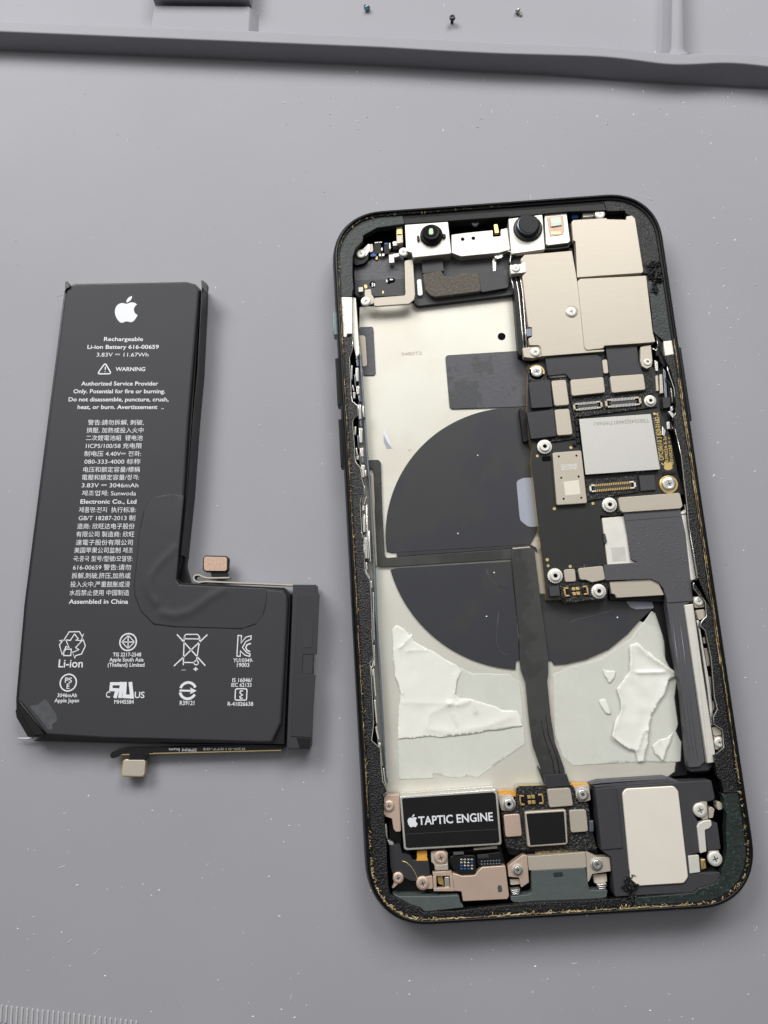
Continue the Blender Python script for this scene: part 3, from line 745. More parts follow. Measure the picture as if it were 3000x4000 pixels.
fix('s', corner, "A 308,886", 4.75, 1.03)
fix('s', corner, "A 615,487", 5.2, 1.03)
slab("spring", corner, "A 555,280 605,276 610,410 560,418", 3.0, 5.2, 'beige2', .2)
slab("spring", corner, "A 560,300 600,297 602,340 562,343", 5.1, 5.4, 'gold', .1)
slab("spring", corner, "A 525,400 570,395 575,430 530,436", 3.0, 4.8, 'silver', .2)
# --- front camera bar
bar = slab("front_camera_bar", phone, "A 625,265 975,240 1002,490 990,500 690,532 682,492 637,480", 3.0, 5.8, 'silver_matte', .25, .12)
slab("bar_middle", bar, "A 1003,345 1120,330 1338,308 1340,362 1402,356 1402,302 1455,290 1480,465 1390,492 1080,522 1003,492", 3.0, 5.0, 'silver_matte', .2, .1)
slab("bar_end", bar, "B 75,216 350,182 372,465 100,502", 3.0, 5.8, 'silver_matte', .25, .12)
def lens(spec, z, prof, m, sub):
    x, y = PH.pts(spec, z)[0]; mb_ = MB(m); mb_.ring(x, y, prof, 32, m); return mb_.build(sub, bar)
lens("A 840,355", 5.9, [(2.45, 5.7), (2.45, 6.3), (2.2, 6.5), (1.95, 6.5), (1.9, 7.2), (1.6, 7.4)], 'black', "lens_barrel")
slab("lens_flange", bar, "A 722,355 740,350 745,395 727,390", 5.7, 6.3, 'black', .1); slab("lens_flange", bar, "A 930,338 955,338 957,365 935,372", 5.7, 6.3, 'black', .1)
x, y = PH.pts("A 835,320", 7.4)[0]
mb = MB('glass'); mb.ring(x, y, [(1.55, 7.3), (1.5, 7.42)], 28, 0); mb.build("lens_glass", bar)
mb = MB('glint_green'); mb.prism(rnd([(x - .5, y - .75), (x + .55, y - .75), (x + .5, y + .75), (x - .3, y + .7)], .5, 5), 7.4, 7.47, 0, .03); mb.build("emitter_glint", bar)  # pale oval paints the reflection on the emitter glass
lens("B 232,295", 5.9, [(3.15, 5.75), (3.15, 6.0), (2.9, 6.3), (2.7, 6.35)], 'plastic', "lens_base")
lens("B 233,285", 6.4, [(2.45, 6.2), (2.45, 7.3), (2.25, 7.55), (2.0, 7.6)], 'barrel', "lens_barrel")
x, y = PH.pts("B 233,262", 7.6)[0]
mb = MB('glass'); mb.ring(x, y, [(1.95, 7.6), (1.7, 7.52), (1.25, 7.45), (1.2, 7.3), (.9, 7.42), (.5, 7.52), (.15, 7.56)], 28, 0); mb.build("lens_glass", bar)
mb = MB('steel'); mb.ring(x, y, [(2.32, 7.45), (2.3, 7.54), (2.1, 7.6)], 36, 0, cap=False); mb.build("lens_rim", bar)
mb = MB('void_shade')
for s_ in ("A 1093,382", "A 1180,375"):
    x, y = PH.pts(s_, 5.0)[0]; mb.ring(x, y, [(.42, 4.9), (.42, 5.02)], 16, 0)
mb.build("dot_hole", bar)
slab("spring", bar, "A 1345,262 1375,258 1390,330 1355,335", 4.6, 5.3, 'gold', .2)
fix('s', bar, "A 1195,245", 4.6, .9, m='steel')
slab("sensor_frame", bar, "B 368,185 545,160 575,395 560,412 392,432 378,420", 3.0, 5.4, 'silver_matte', .25, .1)
slab("sensor_board", bar, "B 385,205 520,190 528,310 515,345 412,358", 5.3, 5.5, 'sandpad', .1, .04)
slab("sensor_chip", bar, "B 412,210 500,200 508,268 420,280", 5.4, 5.75, 'sensor', .15, .05)
mb = MB('gold_pale')
for k in range(3):
    p = PH.pts("B %d,322 %d,320 %d,340 %d,342" % (418 + 28 * k, 440 + 28 * k, 442 + 28 * k, 420 + 28 * k), 5.5); mb.prism(p, 5.4, 5.53, 0, .02)
mb.build("sensor_pad", bar)
slab("component", bar, "B 585,178 640,172 642,205 590,210", 3.0, 4.6, 'blue', .1)
slab("component", bar, "B 675,165 765,158 770,195 680,205", 3.0, 5.0, 'silver_matte', .15)
slab("component", bar, "B 758,148 780,146 782,165 762,168", 4.5, 5.3, 'gold', .05)
fix('s', bar, "B 815,180", 5.4, 1.08)
slab("dark_insert", bar, "B 870,152 1020,148 1030,215 875,222", 2.0, 4.0, 'black', .2)
# --- earpiece bay
ear = slab("earpiece_speaker", phone, "A 692,560 760,540 1340,525 1470,505 1485,600 1505,830 735,922 705,905 700,880", 2.0, 3.2, 'plastic', .5)
slab("earpiece_flex", ear, "A 760,562 930,540 942,640 770,662", 3.1, 4.3, 'flex', .2)
slab("earpiece_flex", ear, "A 1222,652 1455,625 1470,720 1460,775 1245,812", 3.1, 4.2, 'flex', .4)
slab("foam_pad", ear, "A 770,662 920,636 945,680 1010,686 1090,656 1225,650 1245,790 1235,806 870,850 830,836 790,790", 3.1, 4.4, 'pad_foam', .5, .2)
slab("light_guide", ear, "A 722,708 758,702 772,835 730,842", 3.1, 3.8, 'led', .7, .1)
slab("earpiece_clip", ear, "A 1335,530 1365,527 1365,638 1340,642", 3.1, 3.7, 'silver', .1)
slab("earpiece_post", ear, "A 1350,505 1420,498 1415,530 1380,542 1355,535", 3.1, 4.4, 'silver', .3)
# --- cable bundle beside the camera shield
for k in range(5):
    dx = k * 17
    p = PH.pts("B %d,660 %d,740 %d,820 %d,1000 %d,1150 %d,1260" % (92 + dx, 112 + dx * .95, 128 + dx * .9, 148 + dx * .8, 165 + dx * .7, 178 + dx * .6), 4.5)
    mb = MB('black' if k % 2 else 'silver'); mb.tube([(x, y, 4.2 + .15 * k) for x, y in p], .16, 0, 6); mb.build("coax_cable", phone)
p = PH.pts("B 60,470 100,490 88,560 95,590", 5.2); mb = MB('silver'); mb.tube([(x, y, 5.2) for x, y in p], .12, 0, 6); mb.build("coax_cable", phone)
p = PH.pts("B 90,590 95,540 130,500 240,475 470,462 560,450 580,400 570,260", 5.0); mb = MB('black'); mb.tube([(x, y, 4.9) for x, y in p], .35, 0, 6); mb.build("coax_cable", phone)
# --- rear camera shields
slab("tape_and_shade", phone, "B 100,560 140,510 260,478 600,450 560,700 700,1300 300,1340 160,1320", 2.0, 4.6, 'black', .5)
cs = slab("camera_shield", phone, "B 175,542 205,508 590,475 612,600 640,760 690,1260 712,1282 855,1276 850,1292 345,1332 338,1262 318,1242 246,1242 236,1186 268,1170 264,1096 236,1096 186,680 216,652 210,570 176,566", 2.5, 6.0, 'beige', .25, .1)
slab("shield_cover", cs, "B 586,242 602,226 868,210 876,220 1030,224 1030,196 1076,190 1102,216 1168,640 1160,655 640,692 632,690 622,462 618,400 600,392", 4.5, 6.12, 'beige', .25, .08)
slab("shield_cover", cs, "B 635,722 655,702 1192,676 1246,1140 1268,1215 1146,1226 850,1246 846,1266 712,1282 690,1262", 4.5, 6.18, 'beige', .35, .1)
fix('s', cs, "B 585,970", 6.0, 1.12)
mb = MB('beige2'); x, y = PH.pts("B 586,970", 6.0)[0]; mb.ring(x, y, [(1.38, 5.95), (1.36, 6.04), (1.24, 6.06)], 28, 0, cap=False); mb.build("screw_seat", cs)
slab("bracket", cs, "B 86,592 178,582 184,568 214,566 216,650 184,654 96,662", 4.6, 6.1, 'silver_matte', .12); fix('s', cs, "B 135,618", 6.1, .92)
slab("bracket", cs, "B 188,1262 245,1256 320,1250 350,1275 355,1330 270,1345 200,1338", 4.2, 5.7, 'beige', .25); fix('s', cs, "B 293,1297", 5.7, 1.02)
slab("flex_clip", cs, "B 218,1108 262,1102 268,1165 226,1170", 4.2, 5.8, 'steel', .1)

# --- logic board
board = MB('pcb')
board.prism(PH.pts("C 140,280 500,180 1100,150 1240,330 1275,650 1370,900 1430,1200 D 1490,510 1000,600 960,690 760,690 770,760 815,1118 845,1260 815,1425 460,1452 440,1420 310,1428 300,1420 165,230 178,110 155,60 C 130,680", 4.5), 2.6, 4.5, 'pcb', .04, False, 'gold_pale')
board = board.build("logic_board", phone)
slab("dark_chassis", phone, "C 1220,250 1420,250 1440,700 D 1480,200 1560,1250 1450,1300 H 1420,300 1540,1500 1500,1700 1350,1700 1250,1000 D 1200,1400 840,1430 C 1200,1200", 1.6, 2.6, 'black', 0)
def foam(spec, z=4.85): return slab("foam_gasket", board, spec, 4.4, z, 'gasket', .3, .12)
foam("C 490,390 800,340 1200,330 1235,560 1262,640 545,735 520,650 500,560 488,440")
foam("C 150,880 540,850 555,915 340,945 215,945")
foam("C 130,300 300,360 320,410 480,380 500,420 490,640 545,740 530,880 390,895 360,660 340,420 150,430")
foam("D 640,385 1085,345 1100,490 915,520 640,575")
foam("D 900,530 960,690 930,690 905,660")
foam("D 550,1150 600,1115 800,1110 810,1260 680,1285 640,1262 570,1255")
foam("D 415,1295 470,1275 660,1265 820,1270 830,1330 810,1420 690,1425 480,1452 455,1420 425,1400")
for s_, z_ in [("C 340,414 466,404 496,622 368,632", 5.6), ("C 368,664 494,654 526,878 392,888", 5.6), ("C 504,405 790,380 806,516 518,546", 5.6), ("C 845,375 1136,354 1156,490 864,520", 5.6), ("C 778,235 822,226 836,350 792,354", 5.3), ("C 300,362 465,352 482,378 330,390", 5.0),
               ("D 918,538 1450,496 1476,610 1456,634 960,668 936,650", 5.6), ("D 568,1150 786,1128 806,1248 690,1272 640,1250 590,1250", 5.5), ("D 448,1160 544,1154 556,1264 460,1270", 5.1)]:
    slab("connector_cover", board, s_, 4.5, z_, 'beige', .45, .1)
for s_, z_, m_ in [("C 145,426 330,410 352,640 168,652", 5.5, 'flex'), ("C 128,690 362,660 386,892 165,918", 5.5, 'flex'), ("C 285,206 735,185 775,215 792,382 504,404 480,372 460,356 312,372", 5.45, 'flex'), ("C 808,112 1080,96 1092,250 1134,356 845,376 828,250", 5.5, 'flex')]:
    slab("camera_flex", board, s_, 4.4, z_, m_, .3, .08)
slab("side_flex", board, "C 60,640 130,690 165,920 100,950 80,800", 2.4, 3.6, 'black', .3)
slab("bracket", board, "C 1110,122 1200,102 1215,240 1205,290 1165,310 1125,290 1110,250", 4.5, 5.6, 'beige', .3)
fix('t', board, "C 1165,258", 5.3, 1.05)
mb = MB('gold'); x, y = PH.pts("C 215,342", 4.8)[0]; mb.ring(x, y, [(1.75, 4.4), (1.75, 4.75), (1.6, 4.85)], 28, 0); mb.build("ground_pad", board)
fix('s', board, "C 215,335", 5.1, 1.25, m='silver')
mb = MB('gold'); x, y = PH.pts("D 1355,425", 4.8)[0]; mb.ring(x, y, [(1.9, 4.4), (1.9, 4.8), (1.75, 4.9)], 28, 0); mb.build("ground_pad", board)
fix('s', board, "D 1357,420", 5.1, 1.4, m='silver')
for s_, r_ in (("C 1193,590", 1.2), ("C 281,985", 1.45), ("D 842,602", 1.45), ("D 372,1215", 1.45), ("D 748,1348", 1.4)):
    fix('t', board, s_, 4.9, r_)
def connector(spec, z, body, pin, n, ends):
    c, L, H, a = quad_of(spec, z); f = local_map(c, a); mb_ = MB('black')
    def bx(x, y, lx, ly, z0, z1, m, bev=.03):
        p = f(x, y); mb_.box(p[0], p[1], lx, ly, z0, z1, m, a, bev)
    bx(0, 0, L, H, z - .6, z - .25, 'black')
    for s in (-1, 1):
        bx(s * (L / 2 - H * .12), 0, H * .24, H, z - .4, z + .1, ends)
        for t in (-1, 1): bx(s * (L / 2 - H * .35), t * (H / 2 - H * .1), H * .7, H * .2, z - .4, z + .1, ends)
    bx(0, H * .36, L - H * 1.3, H * .16, z - .4, z, body); bx(0, -H * .36, L - H * 1.3, H * .16, z - .4, z, body)
    bx(0, 0, L - H * .9, H * .3, z - .4, z - .05, body)
    Lp = L - H * 1.3
    for i in range(n):
        x = -Lp / 2 + Lp * (i + .5) / n
        for t in (-1, 1): bx(x, t * H * .36, Lp / n * .55, H * .34, z - .2, z + .05, pin, 0)
    return mb_.build("board_connector", board)
connector("C 525,612 776,587 786,650 536,674", 5.1, 'plastic', 'silver', 13, 'beige')
connector("C 800,578 1112,550 1120,624 810,648", 5.1, 'plastic', 'silver', 17, 'beige')
connector("D 665,432 1065,394 1074,460 676,492", 5.1, 'plastic', 'gold', 20, 'silver_matte')
def power_connector(spec, z, parent):
    c, L, H, a = quad_of(spec, z); f = local_map(c, a); mb_ = MB('black')
    def bx(x, y, lx, ly, z0, z1, m, bev=.03):
        p = f(x, y); mb_.box(p[0], p[1], lx, ly, z0, z1, m, a, bev)
    bx(0, 0, L, H, z - .8, z - .3, 'black')
    for s in (-1, 1):
        bx(s * (L / 2 - L * .03), 0, L * .06, H * .9, z - .5, z + .1, 'gold')
        for t in (-1, 1):
            bx(s * L * .4, t * H * .42, L * .2, H * .16, z - .5, z + .1, 'gold')
        bx(s * L * .3, 0, L * .12, H * .5, z - .5, z, 'black')
        for t in (-1, 1): bx(s * L * .085, t * H * .27, L * .14, H * .34, z - .5, z - .02, 'gold')
    return mb_.build("power_connector", parent)
power_connector("D 445,1318 654,1300 662,1376 456,1396", 5.1, board)
chip = slab("memory_chip", board, "C 580,745 1200,700 1280,1180 636,1226", 4.5, 5.5, 'chip_silver', .1, .05, 'black')
text("chip_marking", "TSB3245J24681TWNA1", PH.at('C', 1182, 742, 5.5), PH.at('C', 706, 772, 5.5), 5.515, 'print_grey', board, .75)
can = slab("shield_can", board, "D 350,150 600,130 652,588 386,606", 4.5, 5.4, 'beige', .4, .15, 'silver')
mb = MB('void_shade')
for s_ in ("D 404,184", "D 557,176", "D 425,368", "D 576,357", "D 446,550", "D 599,540"):
    x, y = PH.pts(s_, 5.4)[0]; mb.ring(x, y, [(.22, 5.35), (.22, 5.415)], 12, 0)
mb.build("vent_hole", board)
text("can_marking", "G2C94640", PH.at('D', 425, 278, 5.4), PH.at('D', 560, 268, 5.4), 5.415, 'print', board, .55)
text("can_marking", "9D7LTPYBH", PH.at('D', 427, 304, 5.4), PH.at('D', 566, 292, 5.4), 5.415, 'print', board, .5)
slab("label_patch", board, "D 445,402 575,386 592,508 462,522", 5.38, 5.42, 'label', 0, 0)
text("board_marking", "OPC(06)10 2 820-01682-A", PH.at('C', 1312, 1100, 4.5), PH.at('C', 1266, 690, 4.5), 4.53, 'print_gold', board, .9, 0)
text("board_marking", "A39022A E-38", PH.at('C', 1352, 1120, 4.5), PH.at('C', 1332, 895, 4.5), 4.53, 'print_gold', board, .6, 0)
text("board_marking", "20105250 = +", PH.at('C', 1394, 1130, 4.5), PH.at('C', 1368, 900, 4.5), 4.53, 'print_gold', board, .6, 0)
apple("gold_logo", PH.at('C', 1338, 1148, 4.5), 2.3, 4.53, 'gold', board, radians(80))
slab("small_chip", board, "D 1098,350 1230,343 1245,470 1114,482", 4.5, 5.0, 'plastic', .08, .05)
slab("small_chip", board, "D 318,1310 406,1300 416,1386 330,1392", 4.5, 5.1, 'plastic', .1, .05)
slab("board_slot", board, "D 255,185 335,178 338,222 262,228", 4.48, 4.53, 'void_shade', .3, 0)
slab("component", board, "D 1300,318 1415,308 1418,335 1302,345", 4.5, 4.7, 'black', .1)
mb = MB('gold_pale')
for s_, r_ in (("D 218,180", .28), ("D 508,107", .3), ("D 366,635", .33), ("D 699,590", .3), ("D 304,1076", .34), ("D 312,1128", .28), ("D 503,1134", .32), ("C 1230,700", .26)):
    x, y = PH.pts(s_, 4.5)[0]; mb.ring(x, y, [(r_, 4.45), (r_, 4.55)], 12, 0)
mb.build("test_pad", board)
mb = MB('silver')
rg_ = random.Random(11)
for i in range(26):
    x_ = 650 + i * 24; y_ = 342 - i * .95 * 1.6 + rg_.uniform(-4, 4)
    p = PH.at('D', x_, y_, 4.6); mb.box(p[0], p[1], rg_.choice([.2, .3, .4]), .22, 4.4, 4.7, 'silver' if rg_.random() < .6 else 'black', .05, 0)
for i in range(22):
    x_ = 1225 + i * 2.7; y_ = 740 + i * 20
    p = PH.at('C', x_, y_, 4.6); mb.box(p[0], p[1], .14, .14, 4.4, 4.62, 'silver', 0, 0)
tag(mb.build("tiny_components", board), kind="stuff")
for s_ in ("C 548,752 572,748 575,800 552,802", "C 550,812 575,808 580,850 554,853", "C 555,865 580,860 584,900 560,903", "C 556,912 588,908 590,950 562,952", "C 530,950 560,948 562,975 534,978"):
    slab("component", board, s_, 4.4, 4.9, 'black', .05)
# lower bracket, battery flex, charging flex above the battery bay
slab("bracket", board, "D 778,716 970,700 1032,1080 1095,1084 1092,1102 826,1118", 3.2, 4.6, 'silver_matte', .1, .06)
slab("bracket_clip", board, "D 785,850 805,848 822,920 812,935 796,935", 4.4, 4.9, 'plastic', .1)
slab("label_patch", board, "D 855,972 972,962 988,1082 868,1090", 4.55, 4.63, 'silver', 0, 0)
slab("bracket", board, "D 843,1266 1200,1240 1270,1280 1316,1382 905,1406 890,1376 862,1370", 3.4, 4.8, 'beige', .2, .1)
slab("tape_and_shade", phone, "D 840,1370 1330,1380 1340,1440 850,1425", 2.6, 3.6, 'black', .2)  # black strip painted as the shadow below the bracket edge
bf = slab("main_flex", phone, "D 964,670 1455,634 1500,850 1566,1432 1345,1448 1312,1330 1272,1276 1200,1242 800,1256 795,1120 1096,1098 1030,1076 1000,860", 4.3, 5.2, 'flex_grey', .35, .06)
rg_ = random.Random(4); mb = MB('flex_grey')
for i in range(110):
    x_, y_ = rg_.uniform(1020, 1540), rg_.uniform(760, 1340)
    if x_ < 1080 and y_ > 1050 and y_ < 1110: continue
    if y_ > 1230 and x_ < 1330: continue
    if x_ > 1470 + (y_ - 700) * .1: continue
    x, y = PH.at('D', x_, y_, 5.2); mb.ring(x, y, [(.2, 5.18), (.16, 5.215), (.07, 5.23)], 8, 0)
tag(mb.build("flex_dimple", bf), kind="stuff")
fl2 = slab("main_flex", phone, "H 1110,192 1332,168 1345,215 1264,254 1446,1602 1400,1650 1306,1656 1246,1000 1170,600", 3.0, 5.0, 'flex_grey', .25, .1)
for k in range(3):
    a = PH.pts("H %d,260 %d,1600" % (1150 + k * 32, 1322 + k * 32), 5.05); mb = MB('flex_grey' if k % 2 else 'steel')
    mb.tube([(x, y, 4.985) for x, y in a], .035, 0, 6); mb.build("flex_trace", fl2)
slab("flex_curl", fl2, "H 1300,1640 1450,1590 1535,1600 1525,1640 1480,1690 1310,1700", 3.0, 4.6, 'flex', .6, .3)
slab("flex_seam", bf, "D 985,735 1455,698 1457,703 986,741", 5.2, 5.23, 'plastic', 0, 0)
slab("side_strip", phone, "D 1455,668 1496,640 1505,650 1602,1256 1560,1272 1545,1262", 3.6, 5.1, 'silver_matte', .1)
slab("side_clip", phone, "D 1460,668 1500,664 1490,600 1508,596 1512,640 1500,680 1462,684", 4.8, 5.3, 'silver', .1)
rail = slab("side_rail", phone, "H 1268,250 1345,240 1372,420 1420,760 1545,1590 1530,1612 1468,1620", 3.4, 5.5, 'silver_matte', .15, .15)
slab("bracket", rail, "H 1345,180 1420,172 1445,220 1445,268 1360,276", 3.6, 5.3, 'beige2', .3); fix('s', rail, "H 1392,218", 5.4, .92)
slab("bracket", rail, "H 1366,296 1442,286 1455,362 1392,384", 3.6, 5.5, 'beige', .3)
slab("bracket", rail, "H 1510,1310 1580,1300 1605,1330 1605,1370 1522,1385", 3.6, 5.4, 'beige', .25)
slab("bracket", rail, "H 1522,1385 1605,1375 1612,1450 1560,1500 1535,1500", 3.6, 5.2, 'beige2', .25); fix('s', rail, "H 1570,1437", 5.3, .95)
for s_ in ("H 1440,625 1472,622 1495,770 1465,782", "H 1480,872 1510,868 1530,1010 1505,1020", "H 1430,530 1455,530 1462,580 1438,585", "H 1495,1060 1530,1100 1525,1160 1505,1165"):
    slab("side_contact", rail, s_, 3.0, 4.8, 'beige2', .1)
slab("flange", rail, "H 1372,385 1396,380 1412,500 1500,1000 1520,1290 1500,1290 1470,1000 1395,480", 4.5, 5.2, 'silver', .1)
# tangle of power-button parts on the right
tang = slab("button_flex", phone, "C 1240,320 1290,300 1330,330 1400,420 1420,700 1415,850 1370,850 1310,760 1290,660 1250,640", 2.6, 4.4, 'black', .4)
for s_, m_, z_ in [("C 1240,370 1262,365 1270,500 1248,505", 'beige2', 5.0), ("C 1275,360 1300,355 1310,520 1280,525", 'beige2', 5.2), ("C 1305,300 1330,330 1345,560 1320,560", 'steel', 5.3), ("C 1300,560 1370,555 1372,640 1310,655", 'flex', 5.4), ("C 1345,420 1362,430 1372,640 1360,650", 'black', 5.2), ("C 1368,640 1392,630 1396,670 1372,680", 'silver', 5.3), ("C 1345,680 1375,670 1415,720 1412,830 1385,830 1385,740", 'silver', 5.1), ("C 1335,770 1365,765 1370,830 1340,835", 'silver', 4.9), ("C 1240,130 1290,60 1310,90 1270,200 1245,200", 'black', 5.6), ("C 1255,170 1300,150 1340,250 1320,300 1290,260", 'black', 5.5), ("C 1285,215 1335,225 1345,290 1300,300", 'steel', 5.0), ("C 1230,230 1262,250 1265,330 1240,330", 'silver', 4.9), ("C 1370,470 1380,470 1395,600 1385,605", 'silver', 5.2), ("C 1300,800 1330,850 1320,900 1295,880", 'silver', 5.0)]:
    slab("button_part", tang, s_, 3.0, z_, m_, .12, .1)
for k, sp in enumerate(["C 1230,0 1262,70 1275,150 1320,240 1370,330 1400,430", "C 1245,20 1290,110 1300,200 1350,290", "R 560,1560 640,1700 640,2000 650,2200", "C 1330,250 1345,330 1400,480 1415,620 1410,700 1385,760", "C 1210,130 1250,150 1262,110 1250,70", "C 1330,380 1375,450 1390,560 1400,650"]):
    p = PH.pts(sp, 5.6); mb = MB('black' if k not in (3, 4) else 'silver'); mb.tube([(x + rng.gauss(0, .1), y + rng.gauss(0, .1), 5.6 + rng.gauss(0, .1)) for x, y in p], .2 if k < 3 else .12, 0, 6); mb.build("adhesive_string", tang)
# torn gasket crumbs on the right corner
def crumbs(ctr, n, sx, sy, z, m, seed, smin, smax):
    r = random.Random(seed); mb_ = MB(m)
    for _ in range(n):
        x = ctr[0] + r.gauss(0, sx); y = ctr[1] + r.gauss(0, sy); l = r.uniform(smin, smax); th = r.random() * 6.28; z_ = z + r.random() * .5
        mb_.tube([(x + cos(th) * l * (t - .5) + r.gauss(0, l * .2), y + sin(th) * l * (t - .5) + r.gauss(0, l * .2), z_ + r.gauss(0, .1)) for t in (0, .33, .66, 1)], [l * .1, l * .2, l * .18, l * .06], 0, 5)
    return mb_
tag(crumbs(PH.pts("R 650,1300", 6.2)[0], 60, .7, .9, 6.1, 'foam', 3, .4, 1.4).build("torn_gasket", phone), kind="stuff")
tag(crumbs(PH.pts("R 650,1130", 6.2)[0], 30, .9, .3, 6.1, 'gasket', 5, .4, 1.2).build("torn_gasket", phone), kind="stuff")
tag(crumbs(PH.pts("R 650,1480", 6.2)[0], 30, .3, .9, 6.1, 'foam', 6, .3, 1.0).build("torn_gasket", phone), kind="stuff")
tag(crumbs(PH.pts("K 380,1200", 6.0)[0], 50, .5, .8, 5.7, 'gasket', 8, .3, 1.0).build("torn_gasket", phone), kind="stuff")
tag(crumbs(PH.pts("K 400,1310", 6.0)[0], 24, .25, .7, 5.9, 'gasket', 9, .3, .8).build("torn_gasket", phone), kind="stuff")

# --- haptic motor
hap = slab("haptic_motor", phone, "I 305,252 1340,176 1366,200 1411,758 1396,776 386,836 352,822", 2.0, 5.6, 'silver', .35, .12)
slab("motor_label", hap, "I 331,272 1318,206 1344,224 1386,738 1366,756 396,810 374,800", 5.5, 5.66, 'black', .3, .03)
p_ = PH.pts("I 360,660 700,640 1375,605", 5.67); mb = MB('plastic'); mb.stroke(p_, .08, 5.672); mb.build("label_seam", hap)
text("lettering", "TAPTIC ENGINE", PH.at('I', 512, 560, 5.67), PH.at('I', 1318, 512, 5.67), 5.68, 'print', hap, 1.42, .02)
apple("logo", PH.at('I', 446, 514, 5.67), 2.25, 5.68, 'print', hap, radians(1))
slab("bracket", hap, "I 138,262 165,237 304,236 322,630 268,636 240,602 224,490 160,472 134,440", 2.6, 4.8, 'pink', .35); fix('s', hap, "I 192,355", 4.9, 1.02, m='pink')
slab("bracket", hap, "J 118,236 285,240 312,330 275,405 165,404", 2.6, 4.6, 'beige2', .3); fix('t', hap, "J 242,332", 4.9, 1.25, m='silver')
slab("motor_tab", hap, "I 340,215 1310,140 1345,180 320,250", 2.0, 3.4, 'silver', .1)
slab("motor_tab", hap, "I 1110,815 1360,785 1365,815 1105,835", 3.4, 4.6, 'beige2', .1)
# --- lower board
lb = slab("charging_board", phone, "J 165,440 318,330 322,165 345,140 640,132 930,128 962,200 1000,310 1100,330 1150,640 1200,830 430,840 215,812", 2.6, 4.4, 'gasket', .3, .1, 'gold_pale')
for s_, m_ in [("J 185,452 360,440 386,680 208,694", 'pink'), ("J 655,174 906,160 940,352 680,372", 'beige'), ("J 894,400 1076,393 1100,630 914,645", 'beige')]:
    slab("connector_cover", lb, s_, 4.3, 5.0, m_, .45, .1)
power_connector("J 350,240 610,224 622,332 366,350", 4.9, lb)
slab("orange_flex", lb, "J 120,190 250,185 320,205 318,260 260,245 130,238", 2.4, 3.6, 'orange', .3); slab("orange_flex", lb, "J 905,108 1108,112 1110,160 960,200 930,160", 2.4, 3.7, 'orange', .3)
slab("metal_chip", lb, "J 413,418 835,393 862,402 882,755 860,776 468,802 444,790", 4.3, 5.3, 'beige2', .4, .2)
slab("metal_chip_top", lb, "J 430,440 838,414 862,752 474,782", 5.2, 5.34, 'black', .2, .04)
slab("bracket", lb, "J 945,150 1108,128 1126,290 1068,312 1000,310", 3.0, 4.6, 'beige2', .3); fix('t', lb, "J 1035,228", 4.8, 1.2, m='silver')
slab("flex_end", lb, "J 622,20 868,10 906,132 648,160", 2.6, 4.6, 'flex', .2)
slab("dark_insert", phone, "J 430,800 1200,830 1230,900 1080,860 450,900 250,880 215,812", 1.7, 2.6, 'black', .2)
slab("flex_tail", lb, "J 520,850 700,835 1000,828 960,862 700,880 530,880", 3.0, 3.7, 'glue', .3)
slab("component", lb, "J 1110,520 1155,512 1160,630 1112,636", 3.6, 4.7, 'steel', .1)
# --- charge port
port = slab("charge_port", phone, "J 485,1050 1070,1020 1112,1268 1312,1258 1300,1340 1200,1372 850,1390 510,1412 290,1395 262,1370 265,1332 450,1312 490,1290", 2.6, 5.0, 'green_flat', .3, .12)
slab("port_plate", port, "J 445,902 1070,855 1082,1020 460,1052", 3.0, 4.9, 'beige', .15)
slab("bracket", port, "J 1075,845 1200,908 1332,908 1346,1060 1145,1090 1095,1200 1085,1020", 3.0, 4.9, 'beige', .2); fix('t', port, "J 1190,982", 5.0, 1.1, m='silver')
slab("bracket", port, "J 232,1010 290,960 400,882 440,890 460,1180 375,1240 355,1130 240,1120", 3.0, 4.7, 'pink', .2); fix('t', port, "J 335,1042", 4.9, .95, m='silver')
for s_ in ("J 255,1150 360,1145 365,1200 260,1210", "J 1150,1095 1300,1085 1305,1175 1165,1190"):
    slab("bracket", port, s_, 3.0, 4.0, 'beige2', .15)
for s_, n in (("J 315,1285", 3), ("J 1248,1225", 3)):
    x, y = PH.pts(s_, 4.8)[0]
    for k in range(n):
        mb = MB('silver'); mb.box(x, y + .32 - k * .32, 1.7 - .25 * k, .24, 3.0, 5.0, 0, .05, .06); mb.build("spring", port)
mb = MB('green'); x, y = PH.pts("J 775,1095", 5.0)[0]; mb.prism(rnd([(x - .9, y - .4), (x + .9, y - .4), (x + .9, y + .4), (x - .9, y + .4)], .39, 5), 4.98, 5.04, 0, .03); mb.build("port_mark", port)
slab("port_edge", port, "J 520,1400 1070,1378 1080,1392 520,1418", 5.0, 5.06, 'green_flat', 0, 0)
# --- bottom-left bracket, microphone, flex
slab("green_floor", phone, "I 215,1290 300,1330 650,1330 930,1318 950,1330 965,1400 1010,1455 580,1500 520,1450 400,1440 300,1390", 2.0, 5.4, 'green_flat', .3, .15)
mf = slab("microphone_flex", phone, "I 195,782 308,770 336,870 420,884 446,940 620,955 636,1090 560,1130 500,1165 430,1165 360,1130 300,1085 228,1080 206,1000", 3.0, 4.6, 'flex', .3)
slab("dark_insert", phone, "I 190,480 320,640 330,900 900,840 1400,790 1450,1000 900,1110 640,1300 260,1300 200,1000", 1.7, 2.4, 'black', .3)
p = PH.pts("I 330,950 380,965 430,1010 470,1070 500,1140 530,1240", 4.7); mb = MB('gold_pale'); mb.tube([(x, y, 4.62) for x, y in p], .1, 0, 6); mb.build("thin_wire", mf)
slab("orange_flex", mf, "I 494,842 602,836 604,920 616,946 486,950 496,920", 3.0, 4.7, 'orange', .1, .04)
slab("bracket", mf, "I 235,1085 300,1078 350,1110 345,1150 300,1190 240,1245 220,1240 245,1190", 3.4, 4.8, 'pink', .3); fix('s', mf, "I 292,1130", 4.8, 1.0, m='pink')
